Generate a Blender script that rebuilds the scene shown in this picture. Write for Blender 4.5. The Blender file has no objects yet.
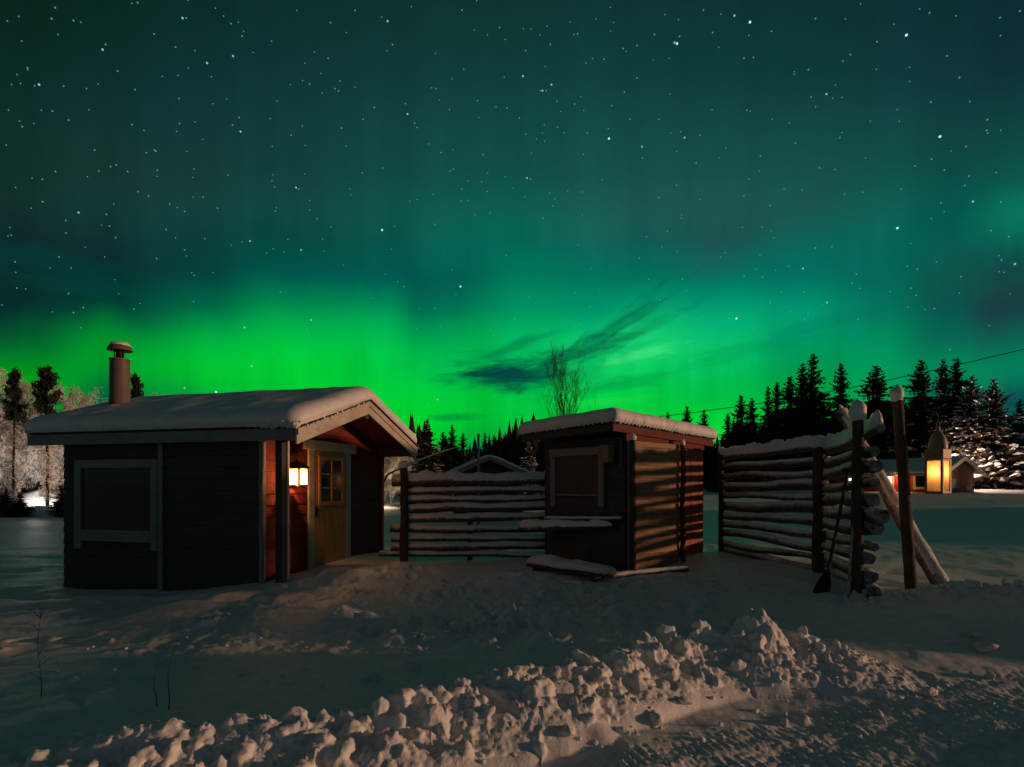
import bpy, math, random
import numpy as np
from mathutils import Vector, Matrix, noise as mnoise

# ------------------------------------------------------------------ camera / world / sun
scene = bpy.context.scene
COL = scene.collection
HC, F = 1.45, 569.0            # eye height; focal length in pixels of the 1024 wide picture (20 mm lens)
HV = 485.0                     # row of the horizon

cam_d = bpy.data.cameras.new('camera')
cam_d.lens, cam_d.sensor_width = 20.0, 36.0
cam_d.shift_y = (HV - 383.5) / 1024.0
cam_d.clip_start, cam_d.clip_end = 0.05, 12000
cam = bpy.data.objects.new('camera', cam_d)
cam.location = (0, 0, HC)
cam.rotation_euler = (math.radians(90), 0, 0)
COL.objects.link(cam)
scene.camera = cam

scene.render.engine = 'CYCLES'
scene.cycles.use_denoising = True
scene.cycles.max_bounces = 6
scene.cycles.sample_clamp_indirect = 4.0
scene.view_settings.view_transform = 'Standard'
scene.view_settings.look = 'None'
scene.view_settings.gamma = 1
scene.view_settings.exposure = 0.0
scene.view_settings.use_curve_mapping = False

SUN_DIR = Vector((0.99, -0.065, 0.068)).normalized()      # towards the low lamp light off to the right
SUN_EL = math.asin(SUN_DIR.z)
SUN_AZ = math.atan2(SUN_DIR.x, SUN_DIR.y)
sun_d = bpy.data.lights.new('sun', 'SUN')
sun_d.energy = 1.85
sun_d.angle = math.radians(2.6)
sun_d.color = (1.0, 0.53, 0.30)
sun = bpy.data.objects.new('sun', sun_d)
sun.rotation_euler = SUN_DIR.to_track_quat('Z', 'Y').to_euler()
sun.location = (20, 8, 12)
COL.objects.link(sun)


def lin(c):
    return tuple(((x / 255) / 12.92 if x / 255 <= 0.04045 else ((x / 255 + 0.055) / 1.055) ** 2.4) for x in c)


class NT:
    """tiny helper to write node graphs as expressions"""
    def __init__(self, tree):
        self.t = tree; self.n = tree.nodes; self.l = tree.links

    def new(self, typ, **kw):
        nd = self.n.new(typ)
        for k, v in kw.items():
            setattr(nd, k, v)
        return nd

    def put(self, sock, v):
        if hasattr(v, 'is_output') or isinstance(v, bpy.types.NodeSocket):
            self.l.new(v, sock)
        else:
            sock.default_value = v

    def m(self, op, a, b=None, c=None, clamp=False):
        nd = self.new('ShaderNodeMath', operation=op, use_clamp=clamp)
        self.put(nd.inputs[0], a)
        if b is not None: self.put(nd.inputs[1], b)
        if c is not None: self.put(nd.inputs[2], c)
        return nd.outputs[0]

    def ramp(self, fac, stops, interp='LINEAR'):
        nd = self.new('ShaderNodeValToRGB')
        cr = nd.color_ramp; cr.interpolation = interp
        while len(cr.elements) < len(stops): cr.elements.new(0.5)
        for e, (p, c) in zip(cr.elements, stops):
            e.position = p; e.color = (*c[:3], 1)
        self.put(nd.inputs[0], fac)
        return nd.outputs[0]

    def mix(self, fac, a, b, blend='MIX'):
        nd = self.new('ShaderNodeMix', data_type='RGBA', blend_type=blend)
        self.put(nd.inputs[0], fac)
        for s, v in ((nd.inputs[6], a), (nd.inputs[7], b)):
            if isinstance(v, tuple): v = (*v[:3], 1)
            self.put(s, v)
        return nd.outputs[2]

    def rng(self, v, a, b, c=0.0, d=1.0, typ='SMOOTHSTEP'):
        nd = self.new('ShaderNodeMapRange', interpolation_type=typ)
        self.put(nd.inputs[0], v)
        for k, x in enumerate((a, b, c, d)): nd.inputs[k + 1].default_value = x
        return nd.outputs[0]

    def comb(self, x, y, z=0.0):
        nd = self.new('ShaderNodeCombineXYZ')
        for s, v in zip(nd.inputs, (x, y, z)): self.put(s, v)
        return nd.outputs[0]

    def noise(self, vec, scale, detail=3, rough=0.5, dist=0.0):
        nd = self.new('ShaderNodeTexNoise')
        if vec is not None: self.l.new(vec, nd.inputs['Vector'])
        nd.inputs['Scale'].default_value = scale
        nd.inputs['Detail'].default_value = detail
        nd.inputs['Roughness'].default_value = rough
        nd.inputs['Distortion'].default_value = dist
        return nd.outputs['Fac']


# ---- the sky: an aurora, written as colour by elevation for a row of azimuths
SKY = {   # row -> [(column, colour)]: how the aurora looks in that direction
  0:   [(20,(9,36,30)),(250,(11,46,42)),(512,(14,55,50)),(760,(13,52,52)),(1000,(11,45,50))],
  100: [(20,(12,44,40)),(250,(16,56,54)),(512,(18,68,62)),(760,(17,66,64)),(1000,(16,58,60))],
  180: [(20,(16,46,42)),(130,(22,54,50)),(250,(20,62,58)),(400,(16,75,66)),(512,(16,82,72)),(640,(24,80,74)),(760,(26,82,76)),(900,(14,82,74)),(960,(12,76,70)),(1015,(12,88,76))],
  215: [(20,(16,45,42)),(250,(18,68,62)),(400,(14,84,72)),(512,(10,98,82)),(640,(28,86,80)),(760,(30,85,80)),(900,(8,96,84)),(960,(4,86,78)),(1015,(10,116,90))],
  250: [(20,(12,38,38)),(130,(14,50,48)),(250,(6,70,62)),(330,(4,82,70)),(400,(6,86,76)),(512,(2,108,88)),(640,(14,96,86)),(720,(26,88,83)),(800,(10,104,92)),(900,(4,98,86)),(1000,(12,84,76))],
  285: [(20,(8,42,36)),(130,(4,55,46)),(250,(0,92,76)),(330,(0,108,80)),(385,(0,104,84)),(415,(2,90,76)),(450,(2,92,78)),(512,(0,128,92)),(600,(0,122,92)),(700,(4,124,102)),(800,(2,122,103)),(900,(4,98,84)),(1000,(22,68,66))],
  315: [(20,(4,56,44)),(100,(0,78,50)),(180,(0,118,68)),(250,(0,144,76)),(330,(0,164,80)),(385,(0,158,84)),(415,(0,122,79)),(450,(0,126,80)),(512,(0,156,96)),(580,(0,156,102)),(640,(6,172,108)),(700,(4,168,116)),(800,(0,155,115)),(870,(2,124,92)),(940,(4,92,83)),(1010,(22,68,70))],
  345: [(20,(0,104,42)),(100,(0,145,44)),(180,(0,182,62)),(250,(0,195,64)),(330,(0,202,68)),(385,(0,194,76)),(415,(0,172,74)),(450,(0,172,78)),(512,(0,184,90)),(640,(20,212,112)),(720,(6,190,106)),(800,(0,160,107)),(870,(0,146,90)),(940,(6,110,86)),(1010,(10,104,82))],
  375: [(20,(0,150,22)),(60,(0,165,25)),(130,(0,150,50)),(200,(0,195,48)),(300,(0,208,52)),(400,(0,196,62)),(470,(0,185,75)),(512,(0,175,78)),(600,(10,205,90)),(680,(4,205,88)),(760,(0,172,80)),(830,(0,150,85)),(900,(0,150,85)),(980,(4,125,90))],
  400: [(20,(0,160,20)),(70,(0,120,48)),(130,(0,105,62)),(200,(0,160,62)),(300,(0,195,50)),(420,(0,205,52)),(512,(0,190,62)),(600,(0,205,66)),(680,(0,205,62)),(760,(0,175,66)),(850,(0,170,70)),(930,(0,90,80)),(1010,(10,82,80))],
  425: [(60,(0,90,60)),(200,(0,120,60)),(420,(0,205,45)),(512,(0,175,60)),(560,(0,185,55)),(700,(0,215,55)),(800,(0,190,60)),(900,(0,120,75)),(1000,(6,84,80))],
  455: [(20,(0,75,58)),(200,(0,110,60)),(400,(0,180,45)),(512,(0,140,65)),(700,(0,195,50)),(1000,(4,65,72))],
}
SKYCOLS = [20, 110, 200, 290, 380, 415, 455, 520, 580, 640, 720, 800, 880, 950, 1010]

world = bpy.data.worlds.new('World')
scene.world = world
world.use_nodes = True
wt = NT(world.node_tree)
wt.n.clear()
tc = wt.new('ShaderNodeTexCoord')
sep = wt.new('ShaderNodeSeparateXYZ'); wt.l.new(tc.outputs['Generated'], sep.inputs[0])
sx, sy, sz = sep.outputs
az0 = wt.m('ARCTAN2', sx, sy)
el0 = wt.m('ARCSINE', sz)
# slow warp and rays that stand upright in the aurora
warp = wt.noise(wt.comb(wt.m('MULTIPLY', az0, 3.0), wt.m('MULTIPLY', el0, 2.2), 1.7), 1.6, 2, 0.5)
ray = wt.noise(wt.comb(wt.m('MULTIPLY', az0, 9.0), wt.m('MULTIPLY', el0, 0.9), 4.2), 2.0, 3, 0.55)
az = wt.m('ADD', az0, wt.m('MULTIPLY', wt.m('SUBTRACT', warp, 0.5), 0.10))
el = wt.m('ADD', el0, wt.m('MULTIPLY', wt.m('SUBTRACT', ray, 0.5), 0.05))
EMAX = 0.75
fac = wt.m('DIVIDE', el, EMAX, clamp=True)
acc = None
prev = None
for c in SKYCOLS:
    t = (c - 512) / F
    a = math.atan(t)
    stops = []
    for v in sorted(SKY, reverse=True):
        e = math.atan((HV - v) / F * math.cos(a))
        us = [q[0] for q in SKY[v]]
        col = [float(np.interp(c, us, [lin(q[1])[k] for q in SKY[v]])) for k in range(3)]
        stops.append((e / EMAX, col))
    r = wt.ramp(fac, stops, 'CARDINAL')
    if acc is None: acc = r
    else: acc = wt.mix(wt.rng(az, prev, a), acc, r)
    prev = a
acc = wt.mix(1.0, acc, wt.m('ADD', 0.72, wt.m('MULTIPLY', ray, 0.52)), 'MULTIPLY')


# thin dark clouds lying across the lower aurora, long in one direction
def cloud(u, v, ru, rv, ang, seed, amount):
    a = math.atan((u - 512) / F); e = math.atan((HV - v) / F * math.cos(a))
    dx = wt.m('SUBTRACT', az0, a); dy = wt.m('SUBTRACT', el0, e)
    ca, sa = math.cos(ang), math.sin(ang)
    p = wt.m('ADD', wt.m('MULTIPLY', dx, ca), wt.m('MULTIPLY', dy, sa))
    q = wt.m('ADD', wt.m('MULTIPLY', dx, -sa), wt.m('MULTIPLY', dy, ca))
    n = wt.noise(wt.comb(wt.m('MULTIPLY', p, 9), wt.m('MULTIPLY', q, 42), seed), 1.0, 5, 0.62, 0.5)
    d = wt.m('SQRT', wt.m('ADD', wt.m('POWER', wt.m('DIVIDE', p, ru / F), 2), wt.m('POWER', wt.m('DIVIDE', q, rv / F), 2)))
    m_ = wt.m('ADD', wt.m('SUBTRACT', 1.0, d), wt.m('MULTIPLY', wt.m('SUBTRACT', n, 0.5), 2.6))
    return wt.m('MULTIPLY', wt.rng(m_, 0.0, 0.9), amount)


for args in ((498, 375, 80, 19, 0.06, 1.0, 1.0), (530, 376, 56, 14, 0.05, 2.0, 0.7), (562, 358, 96, 13, 0.26, 3.0, 0.70), (618, 322, 96, 11, 0.50, 5.0, 0.60), (640, 330, 90, 9, 0.40, 6.0, 0.30),
             (520, 345, 60, 9, 0.30, 7.0, 0.45), (620, 385, 60, 9, 0.12, 9.0, 0.28), (455, 418, 32, 5, 0.0, 11.0, 0.5),
             (585, 375, 70, 26, 0.35, 13.0, 0.30), (760, 345, 110, 12, 0.15, 15.0, 0.18), (30, 265, 120, 26, 0.0, 17.0, 0.35)):
    acc = wt.mix(cloud(*args), acc, lin((2, 68, 62)))
acc = wt.mix(cloud(648, 353, 44, 8, 0.16, 23.0, 0.75), acc, lin((62, 222, 128)))
acc = wt.mix(cloud(600, 402, 60, 6, 0.05, 27.0, 0.4), acc, lin((30, 222, 70)))
# overhead and behind the camera the sky is a plain dim grey-teal
DIM = (0.0070, 0.0155, 0.0182)
BACK = (0.046, 0.064, 0.070)
dim = wt.mix(wt.rng(el0, 0.15, 0.9), BACK, DIM)
acc = wt.mix(wt.rng(el0, 0.62, 1.1), acc, DIM)
acc = wt.mix(wt.rng(wt.m('ABSOLUTE', az0), 1.0, 1.9), acc, dim)
nish = wt.new('ShaderNodeTexSky', sky_type='NISHITA')
nish.sun_disc = False
nish.sun_elevation = SUN_EL
nish.sun_rotation = SUN_AZ
bg1 = wt.new('ShaderNodeBackground'); wt.l.new(acc, bg1.inputs[0]); bg1.inputs[1].default_value = 1.0
bg2 = wt.new('ShaderNodeBackground'); wt.l.new(nish.outputs[0], bg2.inputs[0]); bg2.inputs[1].default_value = 0.0002
add = wt.new('ShaderNodeAddShader')
wt.l.new(bg1.outputs[0], add.inputs[0]); wt.l.new(bg2.outputs[0], add.inputs[1])
out = wt.new('ShaderNodeOutputWorld'); wt.l.new(add.outputs[0], out.inputs[0])
world.cycles.sampling_method = 'MANUAL'
world.cycles.sample_map_resolution = 512

# ------------------------------------------------------------------ helpers
random.seed(7)
RS = np.random.RandomState(11)


def at(u, v, y):
    """the point at depth y seen at picture position (u, v)"""
    return Vector(((u - 512) / F * y, y, HC - (v - HV) / F * y))


def tag(o, label=None, cat=None, group=None, kind=None):
    if label: o['label'] = label
    if cat: o['category'] = cat
    if group: o['group'] = group
    if kind: o['kind'] = kind
    return o


def thing(name, label, cat, loc=(0, 0, 0), rotz=0.0, group=None):
    o = bpy.data.objects.new(name, None)
    o.empty_display_size = 0.2
    o.location = loc; o.rotation_euler = (0, 0, rotz)
    COL.objects.link(o)
    return tag(o, label, cat, group)


class MB:
    def __init__(self):
        self.v = []; self.f = []

    def addv(self, pts):
        b = len(self.v); self.v.extend([tuple(p) for p in pts]); return b

    def face(self, pts):
        b = self.addv(pts); self.f.append(tuple(range(b, b + len(pts))))

    def hexa(self, p):      # 8 corners: bottom 4 ccw, top 4 ccw
        b = self.addv(p)
        for q in ((3, 2, 1, 0), (4, 5, 6, 7), (0, 1, 5, 4), (1, 2, 6, 5), (2, 3, 7, 6), (3, 0, 4, 7)):
            self.f.append(tuple(b + i for i in q))

    def box(self, x0, x1, y0, y1, z0, z1, m=None):
        p = [Vector(q) for q in ((x0, y0, z0), (x1, y0, z0), (x1, y1, z0), (x0, y1, z0), (x0, y0, z1), (x1, y0, z1), (x1, y1, z1), (x0, y1, z1))]
        if m: p = [m @ q for q in p]
        self.hexa(p)

    def bar(self, a, b, w, d, up=(0, 0, 1)):
        """a bar from a to b, w wide sideways and d along up"""
        a, b = Vector(a), Vector(b); t = (b - a).normalized(); up = Vector(up)
        s = t.cross(up).normalized(); n = s.cross(t).normalized()
        c = [(-w / 2, -d / 2), (w / 2, -d / 2), (w / 2, d / 2), (-w / 2, d / 2)]
        p = [a + s * i + n * j for i, j in c] + [b + s * i + n * j for i, j in c]
        self.hexa(p)

    def tube(self, pts, rad, seg=10, rough=0.0, caps=True, seed=0, flat=None):
        pts = [Vector(p) for p in pts]; n = len(pts)
        base = len(self.v)
        t0 = (pts[1] - pts[0]).normalized()
        ref = Vector((0, 0, 1)) if abs(t0.z) < 0.8 else Vector((1, 0, 0))
        for i in range(n):
            t = (pts[min(i + 1, n - 1)] - pts[max(i - 1, 0)]).normalized()
            s = t.cross(ref).normalized(); k = s.cross(t)
            r = rad[i] if hasattr(rad, '__len__') else rad
            for j in range(seg):
                a = 2 * math.pi * j / seg
                rr = r
                if rough:
                    rr = r * (1 + rough * mnoise.noise(Vector((math.cos(a) * 1.1 + seed * 3.1, math.sin(a) * 1.1, i * 0.55 + seed))))
                self.v.append(tuple(pts[i] + (s * math.cos(a) + k * math.sin(a)) * rr))
        for i in range(n - 1):
            for j in range(seg):
                a = base + i * seg + j; b = base + i * seg + (j + 1) % seg
                self.f.append((a, b, b + seg, a + seg))
        if caps:
            self.f.append(tuple(base + j for j in reversed(range(seg))))
            self.f.append(tuple(base + (n - 1) * seg + j for j in range(seg)))

    def lathe(self, prof, seg=20, at_=(0, 0, 0)):
        base = len(self.v); a0 = Vector(at_)
        for r, z in prof:
            for j in range(seg):
                a = 2 * math.pi * j / seg
                self.v.append(tuple(a0 + Vector((r * math.cos(a), r * math.sin(a), z))))
        for i in range(len(prof) - 1):
            for j in range(seg):
                a = base + i * seg + j; b = base + i * seg + (j + 1) % seg
                self.f.append((a, b, b + seg, a + seg))
        self.f.append(tuple(base + j for j in reversed(range(seg))))
        self.f.append(tuple(base + (len(prof) - 1) * seg + j for j in range(seg)))

    def blob(self, c, r, sub=2, rough=0.3, seed=0.0, scale=(1, 1, 1), freq=1.6):
        vs, fs = ICO[sub]
        b = len(self.v); c = Vector(c)
        for p in vs:
            k = r * (1 + rough * mnoise.noise(p * freq + Vector((seed, seed * 1.7, -seed))) + rough * 0.5 * mnoise.noise(p * freq * 2.7 + Vector((seed * 2, 3, seed))))
            self.v.append((c.x + p.x * k * scale[0], c.y + p.y * k * scale[1], c.z + p.z * k * scale[2]))
        for f in fs: self.f.append(tuple(b + i for i in f))

    def chunk(self, c, r, sub, seed, squash=0.85, turn=None):
        """a broken lump of snow: a rounded block cut by random planes, with a rough skin"""
        vs, fs = ICO[sub]; rnd = random.Random(seed); b = len(self.v); c = Vector(c)
        pl = []
        for i in range(rnd.randint(7, 11)):
            n = Vector((rnd.gauss(0, 1), rnd.gauss(0, 1), rnd.gauss(0, 1))).normalized(); pl.append((n, rnd.uniform(.55, .95)))
        off = Vector((seed * 1.37 % 97, seed * 0.71 % 89, seed * 0.33 % 83)); st = (rnd.uniform(.8, 1.35), rnd.uniform(.8, 1.2), squash)
        for p in vs:
            k = 0.0
            for n, h in pl:
                d = n.dot(p)
                if d > 0.05: k += (d / h) ** 4.5
            k = (k + 0.62 ** 4.5) ** (-1 / 4.5)
            k *= r * (1 + 0.20 * mnoise.noise(p * 2.1 + off) + 0.13 * mnoise.noise(p * 5.3 + off) + 0.07 * mnoise.noise(p * 11 + off))
            self.v.append((c.x + p.x * k * st[0], c.y + p.y * k * st[1], c.z + p.z * k * st[2]))
        for f in fs: self.f.append(tuple(b + i for i in f))

    def mesh(self, name, mats, smooth=False, angle=None):
        me = bpy.data.meshes.new(name)
        me.from_pydata(self.v, [], self.f)
        for m in (mats if isinstance(mats, (list, tuple)) else [mats]): me.materials.append(m)
        if smooth:
            me.polygons.foreach_set('use_smooth', [True] * len(me.polygons))
            if angle: me.set_sharp_from_angle(angle=math.radians(angle))
        me.update()
        return me

    def build(self, name, mat, parent=None, smooth=False, angle=None, loc=None):
        o = bpy.data.objects.new(name, self.mesh(name, mat, smooth, angle))
        if loc is not None: o.location = loc
        COL.objects.link(o)
        if parent is not None: o.parent = parent
        return o


import bmesh
ICO = {}
for sub in (1, 2, 3, 4):
    bm = bmesh.new(); bmesh.ops.create_icosphere(bm, subdivisions=sub, radius=1.0)
    ICO[sub] = ([v.co.copy() for v in bm.verts], [tuple(v.index for v in f.verts) for f in bm.faces]); bm.free()


def bevel(o, w=0.008, seg=2):
    m = o.modifiers.new('bevel', 'BEVEL'); m.width = w; m.segments = seg; m.limit_method = 'ANGLE'
    return o


def copy_tree(o, parent=None):
    c = o.copy(); COL.objects.link(c)
    if parent is not None: c.parent = parent
    for ch in list(o.children): copy_tree(ch, c)
    return c


# ------------------------------------------------------------------ materials
def mat(name):
    m = bpy.data.materials.new(name); m.use_nodes = True
    t = NT(m.node_tree); b = m.node_tree.nodes['Principled BSDF']
    return m, t, b


def bump(t, b, h, strength=0.4, dist=0.02):
    n = t.new('ShaderNodeBump'); n.inputs['Strength'].default_value = strength; n.inputs['Distance'].default_value = dist
    t.l.new(h, n.inputs['Height']); t.l.new(n.outputs[0], b.inputs['Normal'])


def obj_co(t, sc=(1, 1, 1)):
    c = t.new('ShaderNodeTexCoord'); mp = t.new('ShaderNodeMapping')
    mp.inputs['Scale'].default_value = sc
    t.l.new(c.outputs['Object'], mp.inputs[0]); return mp.outputs[0]


def make_snow(name, col=(0.80, 0.81, 0.83), fine=90, strength=0.35, big=9, rough=0.6):
    m, t, b = mat(name)
    co = obj_co(t)
    n1 = t.noise(co, fine, 4, 0.6); n2 = t.noise(co, big, 5, 0.6)
    b.inputs['Base Color'].default_value = (*col, 1)
    t.l.new(t.mix(t.rng(n2, 0.35, 0.7), tuple(c * 0.88 for c in col), col), b.inputs['Base Color'])
    b.inputs['Roughness'].default_value = rough
    b.inputs['Specular IOR Level'].default_value = 0.5
    bump(t, b, t.m('ADD', t.m('MULTIPLY', n1, 0.35), n2), strength, 0.03)
    return m


def make_wood(name, dark, light, sc=(3, 3, 40), rough=0.75, bstr=0.35, frost=0.0, spec=0.25):
    m, t, b = mat(name)
    co = obj_co(t, sc)
    n = t.noise(co, 1.0, 5, 0.65, 0.6)
    n2 = t.noise(obj_co(t), 2.3, 3, 0.5)
    c = t.mix(t.rng(n, 0.3, 0.72), dark, light)
    c = t.mix(t.m('MULTIPLY', t.rng(n2, 0.45, 0.75), 0.45), c, tuple(x * 0.55 for x in dark))
    if frost:
        g = t.new('ShaderNodeNewGeometry'); s = t.new('ShaderNodeSeparateXYZ'); t.l.new(g.outputs['Normal'], s.inputs[0])
        f = t.m('ADD', s.outputs[2], t.m('MULTIPLY', t.m('SUBTRACT', t.noise(obj_co(t), 14, 5, 0.7), 0.5), 1.5))
        c = t.mix(t.m('MULTIPLY', t.rng(f, -0.25, 0.45), frost), c, (0.72, 0.73, 0.75))
    t.l.new(c, b.inputs['Base Color'])
    b.inputs['Roughness'].default_value = rough
    b.inputs['Specular IOR Level'].default_value = spec
    bump(t, b, n, bstr, 0.01)
    return m


def plain(name, col, rough=0.6, metal=0.0, var=0.25, sc=12, bstr=0.15, spec=0.3):
    m, t, b = mat(name)
    n = t.noise(obj_co(t), sc, 4, 0.6)
    t.l.new(t.mix(n, tuple(c * (1 - var) for c in col), tuple(min(1, c * (1 + var)) for c in col)), b.inputs['Base Color'])
    b.inputs['Roughness'].default_value = rough; b.inputs['Metallic'].default_value = metal
    b.inputs['Specular IOR Level'].default_value = spec
    bump(t, b, n, bstr, 0.005)
    return m


def emit(name, col, strength):
    m = bpy.data.materials.new(name); m.use_nodes = True
    t = NT(m.node_tree); t.n.clear()
    e = t.new('ShaderNodeEmission'); e.inputs[0].default_value = (*col, 1); e.inputs[1].default_value = strength
    o = t.new('ShaderNodeOutputMaterial'); t.l.new(e.outputs[0], o.inputs[0])
    return m


M = {}
M['snow'] = make_snow('snow')
M['roof_snow'] = make_snow('roof_snow', fine=60, strength=0.22, big=4)
M['crust'] = make_snow('snow_crust', fine=140, strength=0.6, big=30)
M['red'] = make_wood('red_board', (0.135, 0.020, 0.013), (0.21, 0.033, 0.022), (4, 4, 60))
M['dark_board'] = make_wood('dark_board', (0.052, 0.045, 0.042), (0.082, 0.072, 0.068), (4, 4, 60))
M['shed_board'] = make_wood('weathered_shed_board', (0.055, 0.045, 0.039), (0.090, 0.073, 0.062), (3, 3, 50))
M['shed_red'] = make_wood('faded_red_board', (0.34, 0.105, 0.055), (0.46, 0.16, 0.085), (3, 3, 30))
M['white'] = make_wood('off_white_paint', (0.46, 0.41, 0.36), (0.60, 0.55, 0.49), (5, 5, 50), 0.6, 0.15)
M['grey_trim'] = make_wood('grey_trim', (0.19, 0.19, 0.195), (0.27, 0.27, 0.275), (5, 5, 50), 0.6, 0.15)
M['pine'] = make_wood('varnished_pine', (0.46, 0.21, 0.060), (0.66, 0.33, 0.115), (30, 30, 2.2), 0.5, 0.2)
M['log'] = make_wood('frosted_log', (0.060, 0.053, 0.048), (0.125, 0.112, 0.102), (14, 14, 14), 0.85, 0.8, frost=0.55)
M['post'] = make_wood('bark_post', (0.045, 0.035, 0.028), (0.105, 0.080, 0.060), (22, 22, 4), 0.85, 0.9)
M['brace'] = make_wood('frosty_brace', (0.085, 0.058, 0.040), (0.17, 0.12, 0.085), (14, 14, 6), 0.85, 0.8, frost=0.9)
M['log_end'] = make_wood('sawn_log_end', (0.22, 0.13, 0.07), (0.36, 0.22, 0.12), (30, 30, 30), 0.8, 0.3)
M['screen_log'] = make_wood('pale_screen_slat', (0.28, 0.17, 0.095), (0.46, 0.31, 0.185), (6, 6, 46), 0.8, 0.7)
M['chimney'] = plain('rusty_flue', (0.145, 0.108, 0.090), 0.55, 0.0, 0.22, 7)
M['iron'] = plain('black_iron', (0.02, 0.018, 0.016), 0.5, 0.6)
M['lantern_metal'] = plain('aged_lantern_metal', (0.21, 0.175, 0.14), 0.55, 0.35, 0.3, 25)
M['glass_dark'] = plain('dark_window_glass', (0.012, 0.014, 0.015), 0.08, 0, 0.1, 3, 0.02, 0.5)
M['shutter'] = plain('dark_shutter', (0.050, 0.056, 0.056), 0.5, 0, 0.2, 5)
M['metal_roof'] = plain('dark_metal_roof', (0.03, 0.025, 0.022), 0.55, 0.3)
M['needles'] = plain('spruce_needles', (0.022, 0.030, 0.018), 0.8, 0, 0.5, 1.5)
M['needles_brown'] = plain('spruce_needles_warm', (0.060, 0.046, 0.028), 0.8, 0, 0.5, 1.5)
M['bark'] = plain('dark_bark', (0.035, 0.026, 0.020), 0.9, 0, 0.4, 8)
M['birch_bark'] = plain('frosted_bark', (0.10, 0.085, 0.075), 0.9, 0, 0.45, 6)
M['frost'] = plain('hoar_frost', (0.66, 0.63, 0.60), 0.9, 0, 0.25, 2)
M['twig'] = plain('bare_twig', (0.028, 0.030, 0.020), 0.9, 0, 0.3, 4)
M['cable'] = plain('cable', (0.015, 0.015, 0.015), 0.7)
M['pole'] = plain('grey_pole', (0.20, 0.20, 0.19), 0.8)
M['ochre'] = plain('ochre_trim', (0.75, 0.50, 0.22), 0.6)
M['stalk'] = plain('dry_stalk', (0.05, 0.035, 0.025), 0.9)
M['house_brown'] = make_wood('brown_gable_board', (0.23, 0.11, 0.078), (0.31, 0.155, 0.11), (30, 30, 3))
M['house_red'] = make_wood('house_red_board', (0.26, 0.030, 0.016), (0.36, 0.045, 0.025), (30, 30, 3))
M['lit_window'] = emit('lit_window', (1.0, 0.93, 0.80), 1.6)
M['lamp_white'] = emit('lamp_white', (1.0, 0.93, 0.84), 6.0)
M['flame'] = emit('lantern_flame', (1.0, 0.62, 0.25), 8.0)
M['star'] = emit('star_bright', (0.50, 0.95, 1.0), 1.05)
M['star_mid'] = emit('star_mid', (0.35, 0.72, 0.76), 0.75)
M['star_faint'] = emit('star_faint', (0.22, 0.50, 0.50), 0.50)
M['star_dim'] = emit('star_dim', (0.20, 0.66, 0.62), 0.48)
for k in ('star', 'star_mid', 'star_faint', 'star_dim'):
    M[k].cycles.emission_sampling = 'NONE'


def make_pane(name, col, clear):
    m = bpy.data.materials.new(name); m.use_nodes = True
    t = NT(m.node_tree); t.n.clear()
    a = t.new('ShaderNodeBsdfTranslucent'); a.inputs[0].default_value = (*col, 1)
    b = t.new('ShaderNodeBsdfTransparent'); b.inputs[0].default_value = (1, 0.9, 0.75, 1)
    g = t.new('ShaderNodeMixShader'); g.inputs[0].default_value = clear
    t.l.new(a.outputs[0], g.inputs[1]); t.l.new(b.outputs[0], g.inputs[2])
    o = t.new('ShaderNodeOutputMaterial'); t.l.new(g.outputs[0], o.inputs[0])
    return m


M['milk'] = make_pane('milky_lantern_glass', (0.95, 0.70, 0.44), 0.28)


def point(name, loc, power, col, radius=0.05, parent=None):
    d = bpy.data.lights.new(name, 'POINT'); d.energy = power; d.color = col; d.shadow_soft_size = radius
    o = bpy.data.objects.new(name, d); o.location = loc; COL.objects.link(o)
    if parent is not None: o.parent = parent
    return o


# ------------------------------------------------------------------ snow ground
def perlin(x, y, seed=0):
    r = np.random.RandomState(seed); perm = r.permutation(512); perm = np.concatenate([perm, perm])
    ang = r.rand(512) * 2 * np.pi; gx, gy = np.cos(ang), np.sin(ang)
    xi = np.floor(x).astype(np.int64); yi = np.floor(y).astype(np.int64)
    xf = x - xi; yf = y - yi; xi &= 511; yi &= 511
    u = xf ** 3 * (xf * (xf * 6 - 15) + 10); v = yf ** 3 * (yf * (yf * 6 - 15) + 10)

    def g(a, b, dx, dy):
        h = perm[(perm[a & 511] + b) & 511]
        return gx[h] * dx + gy[h] * dy
    a = g(xi, yi, xf, yf); b = g(xi + 1, yi, xf - 1, yf); c = g(xi, yi + 1, xf, yf - 1); d = g(xi + 1, yi + 1, xf - 1, yf - 1)
    return (a + (b - a) * u) * (1 - v) + (c + (d - c) * u) * v


def fbm(x, y, sc, octv=4, seed=0, gain=0.5, billow=False):
    s = 0; a = 1.0
    for k in range(octv):
        n = perlin(x * sc + 31.7 * k, y * sc - 17.3 * k, seed + k)
        s = s + a * (np.abs(n) * 2 - 0.5 if billow else n)
        a *= gain; sc *= 2.03
    return s


def sstep(a, b, x):
    t = np.clip((x - a) / (b - a), 0, 1); return t * t * (3 - 2 * t)


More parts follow.
